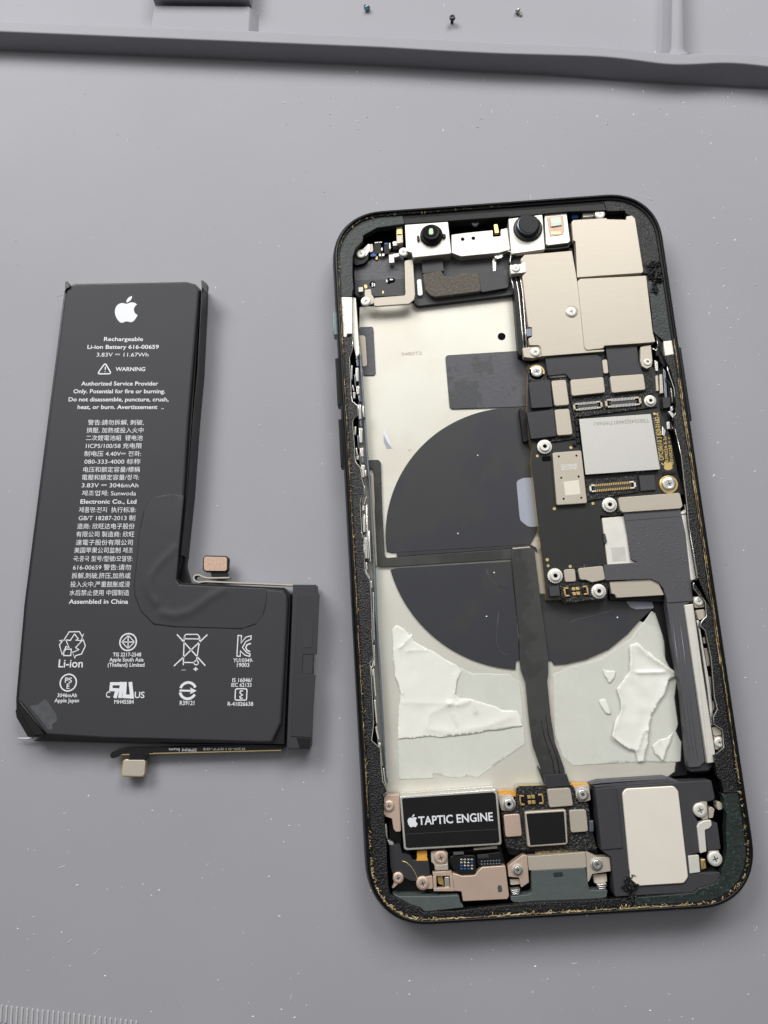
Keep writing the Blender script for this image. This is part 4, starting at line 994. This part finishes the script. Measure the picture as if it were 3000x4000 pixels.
cb = slab("copper_bracket", phone, "I 872,1080 930,1095 980,1112 1120,1105 1150,1060 1200,1016 1450,1000 1490,1330 1470,1362 990,1386 975,1280 890,1275", 3.4, 5.0, 'pink', .25, .1)
mbx = MB('pink')
for s_ in ("I 662,1070 866,1058 880,1108 668,1112", "I 668,1112 702,1110 708,1238 672,1240", "I 848,1108 880,1108 892,1238 855,1240", "I 672,1240 892,1238 898,1276 676,1276"):
    mbx.prism(PH.pts(s_, 5.2), 4.4, 5.2, 0, .05)
mbx.build("spring_window", cb)
slab("window_floor", cb, "I 690,1100 860,1095 866,1250 700,1255", 3.0, 3.8, 'void_shade', 0, 0)
slab("spring", cb, "I 706,1112 775,1108 790,1225 720,1195", 3.6, 4.6, 'gold', .2, .2); slab("spring", cb, "I 790,1120 842,1118 850,1235 796,1235", 3.6, 4.9, 'silver', .2, .15)
slab("bracket", cb, "I 490,1165 560,1125 662,1108 668,1252 520,1250 492,1215", 4.0, 4.9, 'pink', .3); fix('s', cb, "I 556,1188", 4.9, 1.2, m='pink')
slab("bracket", cb, "I 645,850 690,840 790,830 825,860 832,1050 690,1055 680,985 650,960", 3.6, 4.7, 'beige2', .3); fix('s', cb, "I 752,912", 4.8, 1.25, m='pink')
slab("bracket_fold", cb, "I 692,990 830,985 834,1050 694,1055", 4.5, 5.0, 'beige', .1, .12)
slab("slot", cb, "I 1362,1215 1408,1208 1418,1282 1370,1292", 5.0, 5.03, 'steel', .4, 0)
mic = slab("microphone", phone, "I 850,905 880,890 1110,885 1130,905 1130,1070 1110,1095 960,1095 890,1050 845,960", 3.0, 4.6, 'black', .35, .15)
mb = MB('silver'); rg_ = random.Random(2)
for i in range(4):
    for j in range(4):
        p = PH.at('I', 975 + i * 38, 935 + j * 33, 4.7); mb.box(p[0], p[1], .42, .26, 4.5, 4.72, 'blue' if rg_.random() < .4 else 'silver', 0, .04)
tag(mb.build("solder_dot", mic), kind="stuff")
slab("microphone_tab", mic, "I 885,855 1000,850 1002,880 890,888", 4.4, 4.9, 'flex_grey', .1)
mic2 = slab("microphone", phone, "I 1140,890 1260,870 1400,850 1415,960 1400,1000 1180,1012 1150,990", 3.0, 4.6, 'black', .35, .15)
mb = MB('silver')
for i in range(7):
    for j in range(2):
        p = PH.at('I', 1195 + i * 32, 955 + j * 32 - i * 1.5, 4.7); mb.box(p[0], p[1], .34, .24, 4.5, 4.7, 'steel', 0, .04)
tag(mb.build("solder_dot", mic2), kind="stuff")
slab("microphone_tab", mic2, "I 1145,885 1260,875 1278,920 1150,925", 4.4, 4.85, 'flex', .1)
slab("spring", phone, "I 150,545 168,560 178,720 240,755 245,775 195,778 165,700 140,620", 3.0, 4.4, 'silver', .15)
# --- loudspeaker
spk = slab("loudspeaker", phone, "K 55,312 260,292 830,250 1135,230 1170,395 1150,420 1010,450 962,520 1010,612 1000,640 1020,905 930,920 940,1090 1218,1085 1232,1112 1180,1180 1025,1230 970,1270 240,1312 205,945 112,880", 2.0, 5.5, 'plastic', .4, .12)
slab("speaker_shoulder", spk, "K 8,268 100,240 720,200 830,235 835,262 60,312", 2.0, 4.7, 'plastic_soft', .2, .3)
slab("speaker_step", spk, "K 62,312 255,296 315,860 118,878", 5.4, 5.75, 'plastic', .15, .08)
slab("speaker_plate", spk, "K 310,352 345,310 790,285 830,332 922,1130 882,1186 460,1212 385,1150", 5.4, 5.9, 'plate_light', 1.0, .15)
slab("speaker_block", spk, "K 1075,690 1140,650 1140,625 1190,625 1222,870 1100,882", 2.0, 5.6, 'plastic', .2)
slab("bracket", spk, "K 1068,606 1136,600 1140,652 1112,682 1076,692 1092,892 1030,914 1002,662 1022,630", 4.8, 5.8, 'silver_matte', .3, .12)
slab("bracket", spk, "K 1010,450 1040,430 1095,430 1105,590 1060,600 1030,570", 4.4, 5.6, 'beige', .2)
slab("bracket", spk, "K 1110,490 1140,480 1165,500 1150,580 1110,585", 3.6, 5.2, 'beige2', .2)
slab("spring", spk, "K 1185,440 1210,428 1240,455 1235,500 1200,510 1185,480", 3.6, 5.2, 'beige2', .2)
fix('s', spk, "K 1030,508", 5.7, 1.28)
slab("bracket", spk, "K 920,932 1018,926 1032,1082 936,1096", 4.4, 5.7, 'silver_matte', .1, .06)
slab("spring", spk, "K 1035,965 1080,962 1092,1050 1045,1065", 4.4, 5.5, 'gold_pale', .1, .15)
slab("bracket", spk, "K 1110,885 1205,880 1215,960 1200,1030 1150,1030 1120,970", 4.2, 5.4, 'beige', .25); fix('s', spk, "K 1168,958", 5.6, 1.28)

# ================================================================== THE BATTERY
bat = empty("battery_pack", BT.o.x, BT.o.y, 0, BT.rz)
tag(bat, "black L-shaped phone battery with white printing and two dangling connectors", "battery")
ZB = 4.9
def bslab(name, parent, spec, z0, z1, m, r=.25, bev=.06, side=None):
    mb_ = MB(m); p = BT.pts(spec, z1); p = rnd(p, r) if r else p
    mb_.prism(p, z0, z1, m, bev, True, side); return mb_.build(name, parent)
cell = bslab("cell", bat, "M 137,215 165,185 245,156 700,146 1345,136 1430,160 1475,205 N 1368,100 1320,860 1285,1250 P 205,380 232,424 320,432 640,446 1020,462 1180,478 1215,530 1222,600 1190,1200 1160,1690 1080,1868 980,1872 0,1842 O 1000,1275 430,1240 400,1225 165,930 160,900 235,20", 1.6, ZB, 'cell', .6, .5, 'cell_side')
bslab("cell_wrap", bat, "M 130,225 160,180 240,150 1350,130 1440,155 1490,205 N 1405,100 1355,860 1320,1300 P 225,380 250,410 P 640,430 1190,455 1240,510 1245,600 1195,1690 1190,1880 0,1862 O 1000,1295 430,1262 265,1255 150,1050 148,900 225,20", .3, 3.9, 'cell_side', .1, .08)
# side flaps of the wrapper
def flap(name, specs, z0, z1, th, m='cell_side'):
    p = BT.pts(specs, z1); mb_ = MB(m)
    L = [Vector(q) for q in p]; a = []; b = []
    for i, q in enumerate(L):
        d = (L[min(i + 1, len(L) - 1)] - L[max(0, i - 1)]).normalized(); n = Vector((-d.y, d.x)) * th / 2
        a.append(tuple(q + n)); b.append(tuple(q - n))
    mb_.prism(a + b[::-1], z0, z1, m, .05, True); return mb_.build(name, bat)
flap("side_flap", "M 1500,120 1505,165 1462,1000 N 1415,100 1365,800 1297,1450", .3, 5.2, .2)
bslab("side_flap", bat, "M 1495,115 1510,114 1555,152 1548,240 1500,180", 4.2, 5.5, 'cell_side', .05, .03)
bslab("side_flap", bat, "M 140,135 150,122 162,126 188,178 150,200 134,240", 2.0, 5.3, 'cell_side', .05, .05)
bslab("side_flap", bat, "N 1300,1430 1345,1440 1335,1560 1370,1690 1385,1730 1290,1742 1258,1700 1258,1600", .5, 2.2, 'cell_side', .2, .1)
# round film patch at the inner corner
CR = [[Vector(q) for q in BT.pts(sp, ZB)] for sp in ("N 1240,1380 1180,1440 1080,1540 1000,1650 970,1750 985,1850 1040,1920", "P 90,690 200,710 320,680 430,610 520,540 640,480", "N 1290,900 1280,1100 1270,1300")]
def film_z(x, y):
    p = Vector((x, y)); z = ZB + .025
    for q, h, wd in ((CR[0], .11, .8), (CR[1], .13, .9), (CR[2], .06, .6)):
        d = min(seg_d(p, q[i], q[i + 1]) for i in range(len(q) - 1)); z += h * math.exp(-(d / wd) ** 2)
    return z + .03 * noise.noise(Vector((x / 5, y / 5, 2)))
sheet("corner_film", rnd(BT.pts("N 1325,850 1180,840 1060,860 980,910 920,1010 880,1200 850,1500 825,1750 830,1850 890,2010 P 0,790 200,815 800,832 930,790 1000,700 1025,600 1030,500 1020,462 640,446 330,432 235,425 205,385", ZB), .8, 6), film_z, 'cell_film', bat, 6, .006)
# peeled lower-left corner
bslab("peeled_corner", bat, "O 165,930 182,918 200,935 440,1238 310,1252 230,1120 155,985", 3.0, 5.3, 'cell_side', .15, .3)
bslab("peeled_corner", bat, "O 140,985 185,1110 280,1190 300,1245 255,1250 150,1070", .4, 2.6, 'black', .1, .1)
bslab("peeled_corner", bat, "O 250,1215 285,1200 300,1240 265,1258", 1.0, 3.6, 'plastic_soft', .1, .1)
mb = MB('print'); p = BT.pts("O 165,1265 260,1268 320,1255 380,1255 440,1268 520,1278 600,1270 720,1275 800,1278", 1.2)
mb.tube([(x, y, 1.2 + .15 * sin(x)) for x, y in p], [.1, .22, .3, .25, .2, .22, .25, .25, .08], 0, 6); mb.build("white_liner", bat)
sm = BT.pts("O 270,960 350,955 420,895 470,970 520,1040 530,1105 480,1130 490,1190 440,1180 380,1090 320,1030", ZB)
mb = MB('smudge'); mb.flat(rnd(sm, .5), ZB + .015); mb.build("scuff", cell)
bslab("bottom_flap", bat, "O 430,1245 800,1282 1659,1302 P 0,1868 1190,1888 1195,1900 0,1880 O 800,1302 300,1290", .3, 2.8, 'cell_side', .05, .05)
# protection circuit block on the right
pcm = bslab("protection_board", bat, "P 1268,428 1478,428 1480,520 1440,1060 1420,1920 1210,1918 1250,900", .8, 4.7, 'cell', .15, .12, 'cell_side')
bslab("board_cover", pcm, "P 1316,512 1510,516 1482,1062 1360,1062 1348,1240 1472,1248 1438,1818 1248,1808 1270,1300", 4.6, 4.85, 'cell_film', .1, .06)
bslab("board_cover", pcm, "P 1342,768 1455,766 1440,1000 1360,1002", 4.8, 4.92, 'cell', .1, .03)
bslab("board_cover", pcm, "P 1362,1064 1450,1064 1444,1240 1352,1240", 4.6, 4.78, 'cell', .05, .03)
bslab("board_cover", pcm, "P 1300,1820 1425,1825 1420,1915 1330,1915", 4.6, 4.8, 'cell_side', .05, .06)
# upper flex: a ribbon standing on edge with a loop, neck and connector
def ribbon(name, spec, z0, z1, th, m, edge, parent=bat):
    p = BT.pts(spec, z1); mb_ = MB(m, edge); L = [Vector(q) for q in p]; a = []; b = []
    for i, q in enumerate(L):
        d = (L[min(i + 1, len(L) - 1)] - L[max(0, i - 1)]).normalized(); n = Vector((-d.y, d.x)) * th / 2
        a.append(tuple(q + n)); b.append(tuple(q - n))
    n = len(L); i0 = mb_.loop(a, z0); i1 = mb_.loop(a, z1); j0 = mb_.loop(b, z0); j1 = mb_.loop(b, z1)
    for i in range(n - 1):
        mb_.face((i0[i], i0[i + 1], i1[i + 1], i1[i]), m, True); mb_.face((j0[i + 1], j0[i], j1[i], j1[i + 1]), m, True)
        mb_.face((i1[i], i1[i + 1], j1[i + 1], j1[i]), edge)
    mb_.face((i0[0], i1[0], j1[0], j0[0]), m); mb_.face((i0[-1], j0[-1], j1[-1], i1[-1]), m)
    return mb_.build(name, parent)
up_flex = ribbon("upper_flex", "P 1265,432 1000,420 700,408 470,398 410,405 372,388 362,362 375,342 410,338 450,355 490,366 560,366 690,364", 1.2, 3.4, .26, 'steel', 'beige2')
bslab("flex_neck", up_flex, "P 520,308 668,312 672,366 530,362", 2.2, 3.2, 'black', .15, .05)
bslab("connector_base", up_flex, "P 448,185 470,162 660,166 682,190 676,290 662,312 470,312 446,290", 2.2, 3.5, 'black', .4, .1)
bslab("connector_pad", up_flex, "P 456,186 474,172 655,176 668,194 666,290 652,304 474,302 456,288", 3.4, 3.7, 'sandpad', .3, .06)
lo_flex = bslab("lower_flex", bat, "P 1200,1902 1160,1930 0,1958 O 1400,1405 1120,1412 1070,1445 1035,1452 1014,1425 1035,1392 1100,1362 1180,1352 1659,1350 P 0,1905 900,1888", 1.6, 2.6, 'cell_side', .2, .08)
ribbon("flex_edge", "P 1160,1934 600,1948 0,1962 O 1380,1410 1130,1416", 1.0, 2.45, .2, 'gold_pale', 'gold_pale', lo_flex)
text("flex_marking", "3PRM bum", BT.at('P', 395, 1918, 2.6), BT.at('P', 140, 1915, 2.6), 2.62, 'print', lo_flex, .55)
text("flex_marking", "820-01077-02", BT.at('P', 835, 1912, 2.6), BT.at('P', 450, 1914, 2.6), 2.62, 'print', lo_flex, .4)
bslab("flex_neck", lo_flex, "O 1195,1408 1385,1404 1360,1440 1340,1465 1185,1465 1205,1435", 1.8, 2.6, 'black', .15, .05)
bslab("connector_base", lo_flex, "O 1135,1475 1160,1460 1335,1462 1352,1480 1342,1605 1325,1626 1135,1622 1118,1600", 1.6, 2.5, 'gold_pale', .4, .08)
bslab("connector_pad", lo_flex, "O 1142,1480 1162,1466 1332,1467 1347,1484 1337,1602 1320,1618 1142,1615 1126,1598", 2.4, 2.9, 'beige', .5, .1)
# --- printing on the cell
ZP = ZB + .02
def bline(s, win, x0, x1, y0, cap=1.0, y1=None, bold=.014):
    y1 = y0 if y1 is None else y1
    return text("printed_line", s, BT.at(win, x0, y0, ZP), BT.at(win, x1, y1, ZP), ZP, 'print', cell, cap, bold)
apple("printed_logo", BT.at('M', 748, 405, ZP), 6.1, ZP, 'print', cell, radians(3.5))
TX = [("Rechargeable", 'M', 525, 915, 722), ("Li-ion Battery 616-00659", 'M', 360, 1072, 800), ("3.83V ⎓ 11.67Wh", 'M', 452, 968, 878),
      ("WARNING", 'M', 640, 935, 1022), ("Authorized Service Provider", 'M', 298, 1066, 1166), ("Only. Potential for fire or burning.", 'M', 220, 1135, 1243),
      ("Do not disassemble, puncture, crush,", 'M', 172, 1170, 1324), ("heat, or burn. Avertissement  ..", 'M', 262, 1122, 1400),
      ("警告:請勿拆解, 刺破,", 'N', 365, 922, 152), ("擠壓, 加熱或投入火中", 'N', 352, 918, 230), ("二次鋰電池組  锂电池", 'N', 345, 910, 306),
      ("1ICP5/100/58 充电限", 'N', 345, 902, 385), ("制电压 4.40V⎓ 전화:", 'N', 328, 895, 464), ("080-333-4000 标称", 'N', 330, 888, 542),
      ("电压和额定容量/標稱", 'N', 318, 884, 622), ("電壓和額定容量/정격:", 'N', 305, 875, 700), ("3.83V ⎓ 3046mAh", 'N', 303, 868, 778),
      ("제조업체: Sunwoda", 'N', 305, 845, 858), ("Electronic Co., Ltd", 'N', 290, 848, 940), ("제품명:전지  执行标准:", 'N', 275, 845, 1024),
      ("GB/T 18287-2013 制", 'N', 272, 835, 1105), ("造商: 欣旺达电子股份", 'N', 258, 830, 1188), ("有限公司 製造商: 欣旺", 'N', 248, 828, 1268),
      ("達電子股份有限公司", 'N', 245, 812, 1350), ("美国苹果公司监制 제조", 'N', 228, 815, 1428), ("국:중국 型号/型號/모델명:", 'N', 218, 810, 1512),
      ("616-00659 警告:请勿", 'N', 216, 795, 1598), ("拆解,刺破,挤压,加热或", 'N', 203, 790, 1682), ("投入火中,严重鼓胀或浸", 'N', 190, 782, 1768),
      ("水后禁止使用 中国制造", 'N', 180, 776, 1852), ("Assembled in China", 'N', 175, 766, 1938)]
for s_, wn, x0, x1, y in TX:
    bline(s_, wn, x0, x1, y - 3, .86)
def mark(fn, name="printed_mark"):
    mb_ = MB('print'); fn(mb_); return mb_.build(name, cell)
def bp(win, s): return BT.pts(win + " " + s, ZP)
mark(lambda m: (m.stroke(rnd(bp('M', "538,938 600,1046 460,1048"), .35, 3), .26, ZP, 0, True), m.stroke(bp('M', "540,975 539,1008"), .2, ZP), m.flat(circ(*BT.at('M', 537, 1024, ZP), .12, 8), ZP)), "warning_triangle")
def recycle(m):
    for s_ in ("595,352 640,280 735,278 760,322 775,300 750,362 700,358 725,345 690,300 650,360", "550,360 608,355 640,425 612,415 590,460 575,490 550,400 575,370", "590,500 655,500 660,440 610,440 590,470", "672,470 730,445 700,425 770,352 790,410 755,485 700,500 692,522 670,468"):
        m.stroke(bp('O', s_), .2, ZP, 0, True)
mark(recycle, "recycling_mark")
def rings(win, cx, cy, r, wd):
    c = BT.at(win, cx, cy, ZP); return circ(c[0], c[1], r, 28)
mark(lambda m: (m.stroke(rings('O', 1186, 374, 1.65, .3), .26, ZP, 0, True), m.stroke(bp('O', "1188,312 1245,374 1185,435 1128,374"), .18, ZP, 0, True), m.stroke(bp('O', "1187,312 1185,435"), .2, ZP), m.stroke(bp('O', "1128,374 1245,374"), .2, ZP)), "certification_mark")
bline("TIS 2217-2548", 'O', 1044, 1306, 507, .72); bline("Apple South Asia", 'O', 1012, 1328, 554, .72); bline("(Thailand) Limited", 'O', 996, 1336, 602, .72)
bline("Li-ion", 'O', 540, 765, 608, 1.5, bold=.012)
mark(lambda m: m.stroke(rings('O', 632, 750, 1.6, .3), .26, ZP, 0, True), "certification_mark")
bline("PS", 'O', 600, 665, 750, .95); bline("E", 'O', 615, 643, 806, .95); bline("3046mAh", 'O', 530, 712, 884, .7); bline("Apple Japan", 'O', 503, 730, 932, .7)
def ul(m):
    m.stroke(bp('O', "1130,744 1110,893"), .72, ZP); m.stroke(bp('O', "1118,760 1032,760 1026,814 1108,818"), .6, ZP + .003)
    m.stroke(bp('O', "1086,815 1064,893"), .72, ZP + .006); m.stroke(bp('O', "1158,744 1150,876 1222,880 1206,744"), .72, ZP + .009)
mark(ul, "certification_mark")
bline("C", 'O', 980, 1018, 888, 1.15); bline("US", 'O', 1245, 1336, 892, 1.15); bline("MH45584", 'O', 1056, 1238, 945, .72)
def bin_(m):
    m.stroke(bp('P', "212,880 470,1165"), .24, ZP); m.stroke(bp('P', "490,882 185,1168"), .24, ZP)
    m.stroke(rnd(bp('P', "275,910 290,880 400,880 425,910"), .3, 3), .2, ZP); m.stroke(bp('P', "270,920 422,922"), .2, ZP)
    m.stroke(bp('P', "278,900 270,1160"), .22, ZP); m.stroke(bp('P', "422,910 390,1120"), .22, ZP); m.stroke(bp('P', "272,1135 372,1137"), .22, ZP)
    c = BT.at('P', 388, 1138, ZP); m.stroke(circ(c[0], c[1], .42, 14), .2, ZP, 0, True)
mark(bin_, "crossed_bin_mark")
bline("–", 'P', 252, 292, 1218, .8, bold=.04); bline("+", 'P', 360, 402, 1218, .9, bold=.04)
def kc(m):
    m.stroke(bp('P', "768,890 800,892 795,960 840,905 888,893 885,925 840,945 808,1000 845,1045 878,1060 875,1080 830,1070 790,1030 788,1080 758,1078"), .2, ZP, 0, True)
    m.stroke(bp('P', "885,962 850,975 838,1000 850,1025 878,1038"), .26, ZP)
mark(kc, "certification_mark")
bline("YU10349-", 'P', 724, 905, 1133, .72); bline("19003", 'P', 757, 870, 1176, .72)
bline("IS 16046/", 'P', 716, 895, 1313, .72); bline("IEC 62133", 'P', 706, 890, 1357, .72)
mark(lambda m: (m.stroke(rnd(bp('P', "745,1375 850,1375 845,1478 740,1478"), .3, 3), .22, ZP, 0, True), m.stroke(bp('P', "812,1395 790,1395 785,1412 808,1432 785,1445 790,1462 810,1460"), .22, ZP)), "certification_mark")
bline("R-41026638", 'P', 673, 905, 1530, .72)
def arrow(m):
    c = BT.at('P', 312, 1392, ZP); r = 1.55
    for a0, a1 in ((25, 165), (195, 335)):
        m.stroke([(c[0] + r * cos(radians(a0 + (a1 - a0) * i / 14 - 2)), c[1] + r * sin(radians(a0 + (a1 - a0) * i / 14 - 2))) for i in range(15)], .5, ZP)
    m.flat(bp('P', "235,1382 340,1385 330,1362 392,1393 328,1425 340,1402 235,1400"), ZP)
mark(arrow, "certification_mark")
bline("R39121", 'P', 237, 370, 1523, .78)

# ================================================================== LOOSE SCREWS, DUST
def loose_screw(u, v, tilt, az, r, label, body='steel', upright=False):
    p = W(u, v, .5); root = empty("screw", p.x, p.y, 0)
    mb_ = MB(body); mb_.ring(0, 0, [(r * .3, -.0), (r * .95, .02), (r, .12), (r, .4), (r * .85, .55), (r * .5, .56), (r * .4, .35)], 20, 0)
    h = mb_.build("screw_head", root)
    mb_ = MB(body); pr = []
    for i in range(13): pr.append((r * (.52 if i % 2 else .42), -i * .1))
    mb_.ring(0, 0, pr, 16, 0); s_ = mb_.build("screw_thread", root)
    for o in (h, s_):
        o.rotation_euler = (tilt, 0, az); o.location = (0, 0, (r * .75 if tilt > .3 else 1.25) * MM)
    tag(root, label, "screw", None, "screws lying in the mat tray"); return root
mat('screw_dark', (60, 60, 60), .3, metal=.9); mat('screw_bright', (190, 188, 180), .3, metal=.9); mat('screw_blue', (120, 150, 160), .3, metal=.8)
loose_screw(1433, 32, 1.25, .3, .72, "tipped screw with pale thread near the raised rest of the mat", 'screw_blue')
loose_screw(1766, 83, 0.0, 0, .72, "dark round-headed screw standing head up in the tray", 'screw_dark')
loose_screw(2025, 45, 1.2, -2.6, .66, "small brassy screw lying on its side nearest the mat divider", 'screw_bright')
def dust(name, n, seed, m, smin, smax, box, kind="stuff", label=None):
    r = random.Random(seed); mb_ = MB(m); k = 0
    while k < n:
        u = r.uniform(box[0], box[2]); v = r.uniform(box[1], box[3])
        p = W(u, v, 0); y = p.y; k += 1
        s = smin + (smax - smin) * r.random() ** 4
        z = 0.0
        # lie on the ridge top if over it
        for x_, f, b, o in ((xs[i], yf[i], yb[i], yo[i]) for i in (min(len(xs) - 1, max(0, int((p.x - xs[0]) / 1.5))),)):
            if o - 1.8 < y < b + 1.5: z = None
        if z is None: continue
        i0 = len(mb_.v); th = r.random() * 6.28; l = s * r.uniform(1, 2.2)
        q = [(l / 2, 0, 0), (0, s * .4, 0), (-l / 2, s * .1, 0), (0, -s * .4, 0), (s * .1, 0, s * .5)]
        mb_.v += [(p.x + a * cos(th) - b * sin(th), y + a * sin(th) + b * cos(th), z + c) for a, b, c in q]
        for f in ((0, 1, 4), (1, 2, 4), (2, 3, 4), (3, 0, 4)): mb_.face([i0 + j for j in f], 0)
    o = mb_.build(name); tag(o, label, "dust", kind); return o
dust("dust", 2000, 21, 'speck', .05, .32, (-100, -100, 3100, 4100), label="fine white dust specks scattered over the grey mat")
dust("dust", 260, 22, 'speck', .08, .55, (1100, 200, 3000, 520), label="white dust gathered at the foot of the mat ridge")
dust("dust", 150, 23, 'speck', .08, .5, (2450, 760, 2990, 1900), label="white dust beside the upper edge of the phone")
dust("grit", 60, 24, 'black', .06, .22, (0, 0, 3000, 4000), label="tiny dark grit specks on the grey mat")

mb = MB('speck'); r_ = random.Random(77)
for k in range(26):
    p = W(r_.uniform(0, 3000), r_.uniform(450, 3950), 0); th = r_.random() * 6.28; cv = r_.uniform(-1.2, 1.2); L = r_.uniform(.5, 1.6); pts = []; x, y = p.x, p.y
    for i in range(6):
        pts.append((x, y, .06)); x += cos(th) * L / 5; y += sin(th) * L / 5; th += cv / 5
    mb.tube(pts, .035, 0, 4)
tag(mb.build("lint"), "short pale lint fibres lying on the grey mat", "lint", "stuff")
